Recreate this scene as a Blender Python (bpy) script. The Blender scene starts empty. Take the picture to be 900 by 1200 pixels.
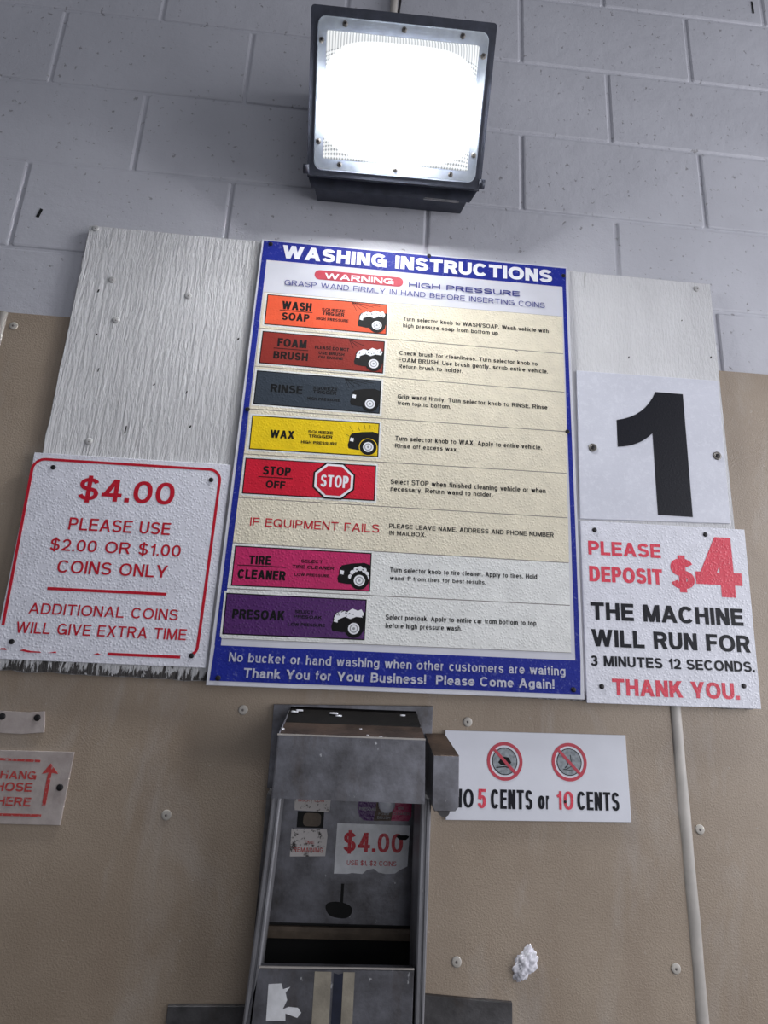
import bpy, bmesh, math, random
from mathutils import Matrix, Vector, noise
random.seed(7)
sc = bpy.context.scene
COL = sc.collection

# ------------------------------------------------------------------ camera, light, exposure
cam_data = bpy.data.cameras.new('camera')
cam_data.sensor_fit = 'VERTICAL'
cam_data.sensor_height = 36.0
cam_data.lens = 700.0 / 1200.0 * 36.0
cam_data.clip_start = 0.02
cam = bpy.data.objects.new('camera', cam_data)
COL.objects.link(cam)
cam.matrix_world = (Matrix.Translation((0.4781, -1.02635, 1.65604))
                    @ Matrix.Rotation(-0.06286862, 4, 'Z')
                    @ Matrix.Rotation(1.8285023, 4, 'X')
                    @ Matrix.Rotation(0.05222528, 4, 'Z'))
sc.camera = cam

world = bpy.data.worlds.new('world')
sc.world = world
world.use_nodes = True
world.node_tree.nodes['Background'].inputs['Color'].default_value = (0.84, 0.88, 1.0, 1)
world.node_tree.nodes['Background'].inputs['Strength'].default_value = 0.18


def area(name, loc, target, sx, sy, power, color):
    d = bpy.data.lights.new(name, 'AREA')
    d.shape = 'RECTANGLE'
    d.size = sx
    d.size_y = sy
    d.energy = power
    d.color = color
    o = bpy.data.objects.new(name, d)
    COL.objects.link(o)
    o.location = loc
    o.rotation_euler = (Vector(target) - Vector(loc)).to_track_quat('-Z', 'Y').to_euler()
    return o


# daylight through the bay door, then an added frontal fill
area('bay_door_daylight', (2.9, -1.0, 1.9), (0.7, 0.0, 1.3), 1.6, 2.2, 52, (0.94, 0.95, 1.0))
area('front_fill', (2.2, -4.2, 1.3), (0.6, 0.0, 1.3), 3.0, 2.0, 24, (0.94, 0.96, 1.0))  # unseen fill light, added to brighten the coin box recess

LAMP_STRENGTH = 165.0
sc.view_settings.view_transform = 'Standard'
sc.view_settings.look = 'None'
sc.view_settings.exposure = 0.0
sc.view_settings.gamma = 1.0
sc.view_settings.use_curve_mapping = False


# ------------------------------------------------------------------ materials
def srgb(r, g, b):
    f = lambda c: c / 12.92 if c <= 0.04045 else ((c + 0.055) / 1.055) ** 2.4
    return (f(r / 255.0), f(g / 255.0), f(b / 255.0), 1.0)


class N:
    """small node helper"""
    def __init__(self, name):
        self.m = bpy.data.materials.new(name)
        self.m.use_nodes = True
        self.t = self.m.node_tree
        self.b = self.t.nodes['Principled BSDF']
        self.co = None

    def new(self, typ, **kw):
        n = self.t.nodes.new(typ)
        for k, v in kw.items():
            setattr(n, k, v)
        return n

    def link(self, a, b):
        self.t.links.new(a, b)

    def coords(self, scale=(1, 1, 1)):
        if self.co is None:
            self.co = self.new('ShaderNodeTexCoord')
        mp = self.new('ShaderNodeMapping')
        mp.inputs['Scale'].default_value = scale
        self.link(self.co.outputs['Object'], mp.inputs['Vector'])
        return mp.outputs['Vector']

    def noise(self, scale, detail=4, rough=0.55, stretch=(1, 1, 1), dist=0.0):
        n = self.new('ShaderNodeTexNoise')
        n.inputs['Scale'].default_value = scale
        n.inputs['Detail'].default_value = detail
        n.inputs['Roughness'].default_value = rough
        n.inputs['Distortion'].default_value = dist
        self.link(self.coords(stretch), n.inputs['Vector'])
        return n.outputs['Fac']

    def ramp(self, fac, stops):
        r = self.new('ShaderNodeValToRGB')
        while len(r.color_ramp.elements) < len(stops):
            r.color_ramp.elements.new(0.5)
        for e, (p, c) in zip(r.color_ramp.elements, stops):
            e.position = p
            e.color = c if len(c) == 4 else (*c, 1)
        self.link(fac, r.inputs['Fac'])
        return r.outputs['Color']

    def mix(self, fac, a, b, mode='MIX'):
        x = self.new('ShaderNodeMix', data_type='RGBA', blend_type=mode)
        for sock, v in ((x.inputs[0], fac), (x.inputs[6], a), (x.inputs[7], b)):
            if hasattr(v, 'links'):
                self.link(v, sock)
            else:
                sock.default_value = v
        return x.outputs[2]

    def math(self, op, a, b=0.0, clamp=False):
        x = self.new('ShaderNodeMath', operation=op, use_clamp=clamp)
        for sock, v in ((x.inputs[0], a), (x.inputs[1], b)):
            if hasattr(v, 'links'):
                self.link(v, sock)
            else:
                sock.default_value = v
        return x.outputs[0]

    def bump(self, h, strength=0.4, dist=0.002, prev=None):
        b = self.new('ShaderNodeBump')
        b.inputs['Strength'].default_value = strength
        b.inputs['Distance'].default_value = dist
        self.link(h, b.inputs['Height'])
        if prev is not None:
            self.link(prev, b.inputs['Normal'])
        return b.outputs['Normal']

    def out(self, color=None, rough=None, metal=None, normal=None, spec=None):
        for key, v in (('Base Color', color), ('Roughness', rough), ('Metallic', metal),
                       ('Normal', normal), ('Specular IOR Level', spec)):
            if v is None:
                continue
            if hasattr(v, 'links'):
                self.link(v, self.b.inputs[key])
            else:
                self.b.inputs[key].default_value = v
        return self.m


def flat(name, col, rough=0.5, metal=0.0, vary=0.12, scale=60, bump=0.0, bscale=250):
    n = N(name)
    f = n.noise(scale, 5)
    dark = tuple(c * (1 - vary) for c in col[:3]) + (1,)
    lite = tuple(min(1, c * (1 + vary)) for c in col[:3]) + (1,)
    c = n.ramp(f, [(0.3, dark), (0.7, lite)])
    nm = n.bump(n.noise(bscale, 3), bump, 0.001) if bump else None
    return n.out(c, rough, metal, nm)


def wet_print(name, col, wear=0.0, wearcol=(0.6, 0.6, 0.62, 1), rough=0.32, bump=0.36):
    """a printed, slightly pebbled, water-beaded surface"""
    n = N(name)
    f = n.noise(35, 6, 0.65)
    c = n.ramp(f, [(0.25, tuple(x * 0.88 for x in col[:3]) + (1,)), (0.75, tuple(min(1, x * 1.08) for x in col[:3]) + (1,))])
    if wear:
        w = n.ramp(n.noise(170, 5, 0.7), [(0.60 - wear * 0.2, (0, 0, 0, 1)), (0.72 - wear * 0.2, (1, 1, 1, 1))])
        c = n.mix(w, c, wearcol)
    v = n.new('ShaderNodeTexVoronoi')
    v.inputs['Scale'].default_value = 230
    n.link(n.coords(), v.inputs['Vector'])
    d = n.ramp(v.outputs['Distance'], [(0.0, (1, 1, 1, 1)), (0.55, (0, 0, 0, 1))])
    nm = n.bump(d, bump, 0.0012)
    return n.out(c, rough, 0, nm)


MAT = {}


def build_materials():
    # painted concrete block: smooth thick paint with pits
    n = N('painted_block')
    big = n.noise(3.0, 4)
    c = n.ramp(big, [(0.3, srgb(183, 183, 191)), (0.7, srgb(199, 199, 207))])
    pits = n.ramp(n.noise(75, 4, 0.6), [(0.32, (1, 1, 1, 1)), (0.37, (0, 0, 0, 1))])
    c = n.mix(n.math('MULTIPLY', pits, 0.6), c, srgb(120, 116, 116))
    dirt = n.ramp(n.noise(14, 6, 0.7), [(0.70, (0, 0, 0, 1)), (0.80, (1, 1, 1, 1))])
    c = n.mix(n.math('MULTIPLY', dirt, 0.25), c, srgb(120, 115, 112))
    nm = n.bump(n.noise(260, 4, 0.6), 0.35, 0.0012)
    nm = n.bump(pits, 0.5, -0.0015, nm)
    nm = n.bump(n.noise(28, 4), 0.45, 0.004, nm)
    MAT['block'] = n.out(c, 0.55, 0, nm)

    # pebbled plastic wall sheet, tan
    n = N('tan_pebbled_sheet')
    c = n.ramp(n.noise(2.2, 5, 0.6), [(0.3, srgb(142, 126, 109)), (0.7, srgb(170, 154, 137))])
    grime = n.ramp(n.noise(7, 6, 0.7, (1, 1, 0.35)), [(0.5, (0, 0, 0, 1)), (0.75, (1, 1, 1, 1))])
    c = n.mix(n.math('MULTIPLY', grime, 0.35), c, srgb(126, 104, 88))
    sp = n.ramp(n.noise(120, 3, 0.6), [(0.70, (0, 0, 0, 1)), (0.76, (1, 1, 1, 1))])
    c = n.mix(n.math('MULTIPLY', sp, 0.35), c, srgb(205, 198, 190))
    film = n.ramp(n.noise(5, 5, 0.65, (1.4, 1, 0.5), 0.6), [(0.52, (0, 0, 0, 1)), (0.8, (1, 1, 1, 1))])
    c = n.mix(n.math('MULTIPLY', film, 0.4), c, srgb(190, 186, 184))
    nm = n.bump(n.noise(330, 3, 0.6), 0.6, 0.0014)
    MAT['panel'] = n.out(c, 0.42, 0, nm)

    # painted plywood, vertical grain; paint flaked off along the bottom edge
    n = N('painted_plywood')
    c = n.ramp(n.noise(9, 5, 0.6, (1, 1, 0.4)), [(0.3, srgb(206, 205, 207)), (0.7, srgb(224, 223, 225))])
    sepx = n.new('ShaderNodeSeparateXYZ')
    n.link(n.coords(), sepx.inputs[0])
    worn = n.math('ADD', 0.22, n.math('MULTIPLY', n.math('SUBTRACT', 0.1, sepx.outputs['X']), 3.0, True))
    cr = n.ramp(n.noise(60, 5, 0.65, (1.6, 1, 0.13), 0.4), [(0.26, (1, 1, 1, 1)), (0.33, (0, 0, 0, 1))])
    c = n.mix(n.math('MULTIPLY', cr, 0.6), c, srgb(96, 90, 88))
    sep = n.new('ShaderNodeSeparateXYZ')
    n.link(n.coords(), sep.inputs[0])
    edge = n.math('MULTIPLY', n.math('SUBTRACT', 0.045, sep.outputs['Z'], False), 14.0, True)
    flake = n.noise(70, 5, 0.7, (1.5, 1, 0.32), 0.5)
    fl = n.ramp(n.math('ADD', flake, n.math('MULTIPLY', edge, 0.50)), [(0.70, (0, 0, 0, 1)), (0.74, (1, 1, 1, 1))])
    wood = n.ramp(n.noise(50, 5, 0.6, (2, 1, 0.2)), [(0.3, srgb(26, 23, 22)), (0.7, srgb(78, 72, 70))])
    c = n.mix(fl, c, wood)
    nm = n.bump(n.math('MULTIPLY', n.noise(75, 6, 0.68, (1.6, 1, 0.16), 0.6), worn), 0.9, 0.009)
    nm = n.bump(n.noise(190, 4, 0.6, (1.5, 1, 0.4)), 0.7, 0.003, nm)
    nm = n.bump(fl, 0.6, -0.0015, nm)
    MAT['ply'] = n.out(c, 0.5, 0, nm)
    n = N('ply_edge')
    c = n.ramp(n.noise(90, 4, 0.6, (1, 1, 1)), [(0.35, srgb(70, 62, 58)), (0.6, srgb(180, 178, 178))])
    MAT['ply_edge'] = n.out(c, 0.8)

    n = N('concrete_floor')
    c = n.ramp(n.noise(4, 6), [(0.3, srgb(56, 54, 52)), (0.7, srgb(78, 75, 72))])
    MAT['floor'] = n.out(c, 0.5, 0, n.bump(n.noise(90, 4), 0.3, 0.002))

    MAT['sign_white'] = wet_print('sign_white', srgb(224, 224, 234))
    MAT['sign_white_clean'] = flat('sign_white_clean', srgb(222, 223, 232), 0.35, vary=0.04, scale=12, bump=0.08)
    n = N('number_plate_face')
    c = n.ramp(n.noise(10, 4), [(0.3, srgb(206, 207, 218)), (0.7, srgb(218, 219, 230))])
    sc_ = n.ramp(n.noise(130, 5, 0.75), [(0.52, (0, 0, 0, 1)), (0.60, (1, 1, 1, 1))])
    c = n.mix(n.math('MULTIPLY', sc_, 0.35), c, srgb(232, 233, 242))
    MAT['plate_face'] = n.out(c, 0.36, 0, n.bump(n.noise(150, 4, 0.7), 0.25, 0.001))
    MAT['cream'] = wet_print('cream_strip', srgb(226, 217, 196), bump=0.4)
    MAT['acrylic'] = flat('sign_backing', srgb(205, 205, 214), 0.5, vary=0.06, scale=14)
    MAT['white_strip'] = wet_print('white_strip', srgb(226, 226, 224))
    MAT['seamline'] = flat('strip_gap', srgb(128, 122, 118), 0.7)
    MAT['blue'] = wet_print('sign_blue', srgb(30, 42, 140), 0.15, srgb(90, 96, 160), bump=0.2, rough=0.55)
    MAT['blue'].node_tree.nodes['Principled BSDF'].inputs['Specular IOR Level'].default_value = 0.2
    MAT['white_ink'] = flat('white_ink', srgb(230, 230, 236), 0.6, vary=0.04)
    MAT['worn_ink'] = wet_print('worn_white_ink', srgb(190, 190, 204), 0.3, srgb(110, 112, 165), bump=0.2)
    MAT['navy_ink'] = flat('navy_ink', srgb(38, 44, 130), 0.45)
    MAT['black_ink'] = flat('black_ink', srgb(14, 13, 15), 0.55, vary=0.2)
    MAT['black_ink'].node_tree.nodes['Principled BSDF'].inputs['Specular IOR Level'].default_value = 0.2
    MAT['dark_ink'] = wet_print('number_black', srgb(14, 15, 26), bump=0.12, rough=0.5)
    MAT['dark_ink'].node_tree.nodes['Principled BSDF'].inputs['Specular IOR Level'].default_value = 0.25
    MAT['red_ink'] = wet_print('red_ink', srgb(190, 18, 42), bump=0.2)
    MAT['pink_red_ink'] = wet_print('faded_red_ink', srgb(222, 62, 84), bump=0.3)
    MAT['badge_red'] = flat('badge_red', srgb(190, 58, 76), 0.4)
    MAT['hose_red'] = wet_print('hose_red_ink', srgb(178, 62, 60), 0.25, srgb(168, 156, 152), bump=0.2)
    MAT['orange'] = wet_print('label_orange', srgb(232, 92, 58), bump=0.15)
    MAT['rust'] = wet_print('label_rust', srgb(140, 46, 38), bump=0.15)
    MAT['slate'] = wet_print('label_slate', srgb(52, 60, 70), bump=0.2)
    MAT['yellow'] = wet_print('label_yellow', srgb(232, 198, 20), bump=0.25)
    MAT['red'] = wet_print('label_red', srgb(204, 24, 50), bump=0.3)
    MAT['magenta'] = wet_print('label_magenta', srgb(190, 40, 98), bump=0.35)
    MAT['purple'] = wet_print('label_purple', srgb(78, 34, 98), bump=0.35)
    MAT['grey_ink'] = flat('grey_ink', srgb(150, 152, 156), 0.5)
    MAT['coin_grey'] = flat('coin_print', srgb(140, 146, 152), 0.4, vary=0.45, scale=180)
    MAT['screw'] = flat('dark_screw', srgb(46, 44, 46), 0.45, 0.6, vary=0.3)
    MAT['washer'] = flat('grey_washer', srgb(120, 116, 112), 0.4, 0.5)
    MAT['rivet'] = flat('plastic_rivet', srgb(186, 180, 172), 0.4, vary=0.15, bump=0.2)
    MAT['caulk'] = flat('seam_strip', srgb(178, 172, 166), 0.45, vary=0.12, scale=25, bump=0.3, bscale=90)
    MAT['painted_screw'] = flat('painted_screw', srgb(190, 188, 188), 0.5, vary=0.2, bump=0.3)

    # weathered stainless steel
    n = N('weathered_steel')
    c = n.ramp(n.noise(16, 6, 0.65), [(0.30, srgb(82, 80, 82)), (0.68, srgb(140, 140, 148))])
    st = n.ramp(n.noise(22, 5, 0.7, (1, 1, 0.3)), [(0.55, (0, 0, 0, 1)), (0.75, (1, 1, 1, 1))])
    c = n.mix(n.math('MULTIPLY', st, 0.5), c, srgb(92, 78, 66))
    sp = n.ramp(n.noise(80, 4, 0.6, (1, 1, 0.5)), [(0.69, (0, 0, 0, 1)), (0.73, (1, 1, 1, 1))])
    c = n.mix(n.math('MULTIPLY', sp, 0.8), c, srgb(214, 214, 218))
    MAT['steel'] = n.out(c, 0.42, 0.75, n.bump(n.noise(190, 4, 0.6), 0.25, 0.0008))
    n = N('rail_steel')
    c = n.ramp(n.noise(20, 6, 0.65, (1, 1, 0.25)), [(0.3, srgb(104, 102, 104)), (0.7, srgb(168, 168, 174))])
    MAT['rail'] = n.out(c, 0.45, 0.45, n.bump(n.noise(150, 4, 0.6), 0.25, 0.0008))
    n = N('grimy_steel')
    c = n.ramp(n.noise(22, 6, 0.65), [(0.28, srgb(58, 56, 56)), (0.72, srgb(104, 102, 104))])
    rs = n.ramp(n.noise(12, 5, 0.7), [(0.55, (0, 0, 0, 1)), (0.75, (1, 1, 1, 1))])
    c = n.mix(n.math('MULTIPLY', rs, 0.5), c, srgb(78, 62, 50))
    MAT['grime'] = n.out(c, 0.5, 0.5, n.bump(n.noise(160, 4, 0.6), 0.4, 0.001))
    n = N('rusty_steel')
    c = n.ramp(n.noise(24, 6, 0.7), [(0.3, srgb(34, 27, 23)), (0.7, srgb(84, 68, 58))])
    MAT['rusty'] = n.out(c, 0.4, 0.5, n.bump(n.noise(130, 4, 0.6), 0.4, 0.001))
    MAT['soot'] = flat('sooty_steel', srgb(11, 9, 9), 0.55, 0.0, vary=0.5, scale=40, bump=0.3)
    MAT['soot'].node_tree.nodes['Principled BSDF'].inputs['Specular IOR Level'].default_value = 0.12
    MAT['dark_void'] = flat('dark_void', srgb(9, 9, 9), 0.8)
    MAT['tan_bar'] = flat('tan_bar', srgb(92, 80, 68), 0.55, vary=0.3, scale=40, bump=0.4)
    MAT['tape'] = flat('old_tape', srgb(150, 142, 128), 0.6, vary=0.25, scale=30, bump=0.3)
    MAT['dark_blue_tape'] = flat('dark_blue_strip', srgb(30, 34, 52), 0.5, vary=0.25)
    n = N('weathered_sticker')
    c = n.ramp(n.noise(80, 5, 0.7), [(0.40, srgb(60, 52, 50)), (0.47, srgb(200, 194, 192))])
    MAT['old_sticker'] = n.out(c, 0.5)
    n = N('price_sticker')
    c = n.ramp(n.noise(26, 5, 0.65), [(0.3, srgb(206, 206, 208)), (0.65, srgb(240, 240, 244))])
    MAT['price_sticker'] = n.out(c, 0.4)
    MAT['knob'] = flat('pale_knob', srgb(214, 216, 226), 0.25)
    n = N('hose_sign_face')
    c = n.ramp(n.noise(18, 6, 0.7), [(0.3, srgb(150, 138, 134)), (0.7, srgb(188, 178, 174))])
    MAT['hose_face'] = n.out(c, 0.5, 0, n.bump(n.noise(120, 4), 0.3, 0.001))
    MAT['foam'] = flat('white_lump', srgb(226, 224, 232), 0.7, vary=0.08, bump=0.8, bscale=120)

    MAT['housing'] = flat('glow_tinted_housing', srgb(62, 65, 77), 0.45, 0.3, vary=0.25, scale=40, bump=0.2)  # dark metal, lightened blue-grey so its colour carries the lamp's glow
    n = N('glass_flange')
    c = n.ramp(n.noise(30, 4), [(0.3, srgb(150, 158, 166)), (0.7, srgb(190, 198, 206))])
    n.b.inputs['Transmission Weight'].default_value = 0.35
    n.b.inputs['Emission Color'].default_value = (0.9, 0.95, 1.0, 1)
    n.b.inputs['Emission Strength'].default_value = 0.05  # faint emission stands in for lens light scattered through the glass
    MAT['flange'] = n.out(c, 0.15)
    MAT['chip'] = flat('chipped_paint', srgb(140, 138, 140), 0.7, vary=0.3)

    # glowing prismatic glass: the bulb behind it is brightest in the middle, ribs show towards the rim
    n = N('lit_prismatic_glass')
    sep = n.new('ShaderNodeSeparateXYZ')
    n.link(n.coords(), sep.inputs[0])
    ux = n.math('POWER', n.math('ABSOLUTE', n.math('DIVIDE', sep.outputs['X'], 0.147)), 3.2)
    uz = n.math('POWER', n.math('ABSOLUTE', n.math('DIVIDE', n.math('SUBTRACT', sep.outputs['Z'], -0.010), 0.093)), 3.2)
    r = n.math('ADD', ux, uz)
    core = n.ramp(r, [(0.50, (1, 1, 1, 1)), (0.86, (0.006, 0.006, 0.006, 1)), (1.0, (0.0, 0.0, 0.0, 1))])
    sx = n.math('SINE', n.math('MULTIPLY', sep.outputs['X'], 2 * math.pi / 0.0052))
    sz = n.math('SINE', n.math('MULTIPLY', sep.outputs['Z'], 2 * math.pi / 0.0062))
    top = n.math('GREATER_THAN', sep.outputs['Z'], 0.068)
    szm = n.math('MULTIPLY', sz, n.math('SUBTRACT', 1.0, top))
    rib = n.math('ADD', n.math('MULTIPLY', sx, 0.28), n.math('MULTIPLY', szm, 0.28))
    edge = n.math('ADD', 0.72, rib)
    s = n.math('ADD', n.math('MULTIPLY', core, LAMP_STRENGTH), edge)
    n.b.inputs['Emission Color'].default_value = (0.97, 0.99, 1.0, 1)
    n.link(s, n.b.inputs['Emission Strength'])
    MAT['lens'] = n.out((0.25, 0.27, 0.28, 1), 0.2)


build_materials()


# ------------------------------------------------------------------ mesh building
class MB:
    """collects shapes in world coordinates, then links them as ONE mesh object"""
    def __init__(self):
        self.bm = bmesh.new()
        self.mi = 0

    def face(self, pts):
        vs = [self.bm.verts.new(p) for p in pts]
        f = self.bm.faces.new(vs)
        f.material_index = self.mi
        return f

    def loft(self, loops, cap0=True, cap1=True):
        rows = [[self.bm.verts.new(p) for p in l] for l in loops]
        k = len(rows[0])
        fs = []
        for a, b in zip(rows, rows[1:]):
            for i in range(k):
                j = (i + 1) % k
                fs.append(self.bm.faces.new((a[i], a[j], b[j], b[i])))
        if cap0:
            fs.append(self.bm.faces.new(list(reversed(rows[0]))))
        if cap1:
            fs.append(self.bm.faces.new(rows[-1]))
        for f in fs:
            f.material_index = self.mi
        bmesh.ops.recalc_face_normals(self.bm, faces=fs)
        return rows

    def prism(self, poly, y0, y1, bev=0.0):
        """polygon in x,z extruded from y0 (back) to y1 (front)"""
        if bev:
            cx = sum(p[0] for p in poly) / len(poly)
            cz = sum(p[1] for p in poly) / len(poly)
            ins = inset(poly, bev)
            self.loft([[(x, y0, z) for x, z in poly], [(x, y1 + bev, z) for x, z in poly],
                       [(x, y1, z) for x, z in ins]])
        else:
            self.loft([[(x, y0, z) for x, z in poly], [(x, y1, z) for x, z in poly]])

    def box(self, x0, x1, y0, y1, z0, z1, bev=0.0):
        self.prism([(x0, z0), (x1, z0), (x1, z1), (x0, z1)], y0, y1, bev)

    def disc(self, cx, cz, r, y0, y1, n=20, dome=0.0):
        c = [(cx + r * math.cos(2 * math.pi * i / n), cz + r * math.sin(2 * math.pi * i / n)) for i in range(n)]
        loops = [[(x, y0, z) for x, z in c], [(x, y1, z) for x, z in c]]
        if dome:
            for k in (0.8, 0.45):
                loops.append([(cx + (x - cx) * k, y1 - dome * math.sqrt(1 - k * k), cz + (z - cz) * k) for x, z in c])
        self.loft(loops)

    def ring(self, cx, cz, r0, r1, y0, y1, n=40, sq=1.0):
        def c(r, y):
            return [(cx + r * math.cos(2 * math.pi * i / n), y, cz + sq * r * math.sin(2 * math.pi * i / n)) for i in range(n)]
        self.loft([c(r1, y0), c(r1, y1), c(r0, y1), c(r0, y0), c(r1, y0)], False, False)

    def strip(self, poly, w, y0, y1):
        """open path in x,z drawn as a band of width w"""
        L, R = [], []
        for i, (x, z) in enumerate(poly):
            a = poly[max(0, i - 1)]
            b = poly[min(len(poly) - 1, i + 1)]
            d = Vector((b[0] - a[0], b[1] - a[1])).normalized()
            nx, nz = -d.y * w / 2, d.x * w / 2
            L.append((x + nx, z + nz))
            R.append((x - nx, z - nz))
        for i in range(len(poly) - 1):
            self.prism([L[i], L[i + 1], R[i + 1], R[i]], y0, y1)

    def build(self, name, mats, parent=None, smooth=False, loc=None):
        me = bpy.data.meshes.new(name)
        origin = Vector(loc) if loc is not None else (root_of(parent).location.copy() if parent else Vector((0, 0, 0)))
        bmesh.ops.translate(self.bm, verts=self.bm.verts, vec=-origin)
        self.bm.to_mesh(me)
        self.bm.free()
        if not isinstance(mats, (list, tuple)):
            mats = [mats]
        for m in mats:
            me.materials.append(MAT[m] if isinstance(m, str) else m)
        if smooth:
            for p in me.polygons:
                p.use_smooth = True
        o = bpy.data.objects.new(name, me)
        COL.objects.link(o)
        if parent is not None:
            o.parent = parent
        else:
            o.location = origin
        return o


def root_of(o):
    while o.parent is not None:
        o = o.parent
    return o


def inset(poly, d):
    n = len(poly)
    area2 = sum(poly[i][0] * poly[(i + 1) % n][1] - poly[(i + 1) % n][0] * poly[i][1] for i in range(n))
    sgn = 1 if area2 > 0 else -1
    out = []
    for i in range(n):
        p, a, b = Vector(poly[i]), Vector(poly[i - 1]), Vector(poly[(i + 1) % n])
        e1, e2 = (p - a).normalized(), (b - p).normalized()
        n1, n2 = Vector((-e1.y, e1.x)) * sgn, Vector((-e2.y, e2.x)) * sgn
        m = (n1 + n2)
        m = m / max(0.3, m.length_squared) * 2 * d
        out.append((p.x + m.x, p.y + m.y))
    return out


def rounded(x0, x1, z0, z1, r, n=6):
    pts = []
    for cx, cz, a0 in ((x1 - r, z0 + r, -90), (x1 - r, z1 - r, 0), (x0 + r, z1 - r, 90), (x0 + r, z0 + r, 180)):
        for i in range(n + 1):
            a = math.radians(a0 + 90 * i / n)
            pts.append((cx + r * math.cos(a), cz + r * math.sin(a)))
    return pts


def thing(name, loc, label, cat, group=None):
    o = bpy.data.objects.new(name, None)
    o.empty_display_size = 0.05
    COL.objects.link(o)
    o.location = loc
    o['label'] = label
    o['category'] = cat
    if group:
        o['group'] = group
    return o


def tag(o, label, cat, group=None):
    o['label'] = label
    o['category'] = cat
    if group:
        o['group'] = group
    return o


def structure(o, label=None):
    o['kind'] = 'structure'
    if label:
        o['label'] = label
    return o


# ------------------------------------------------------------------ drawn lettering: plain grotesque letters built from strokes
def _arc(cx, cy, rx, ry, a0, a1, n=14, e=2.25):
    out = []
    for i in range(n + 1):
        a = math.radians(a0 + (a1 - a0) * i / n)
        c, s = math.cos(a), math.sin(a)
        out.append((cx + rx * math.copysign(abs(c) ** (2 / e), c), cy + ry * math.copysign(abs(s) ** (2 / e), s)))
    return out


def _S():
    return _arc(.5, .76, .47, .24, 15, 262, 16) + _arc(.5, .25, .5, .25, 82, -168, 16)


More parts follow.
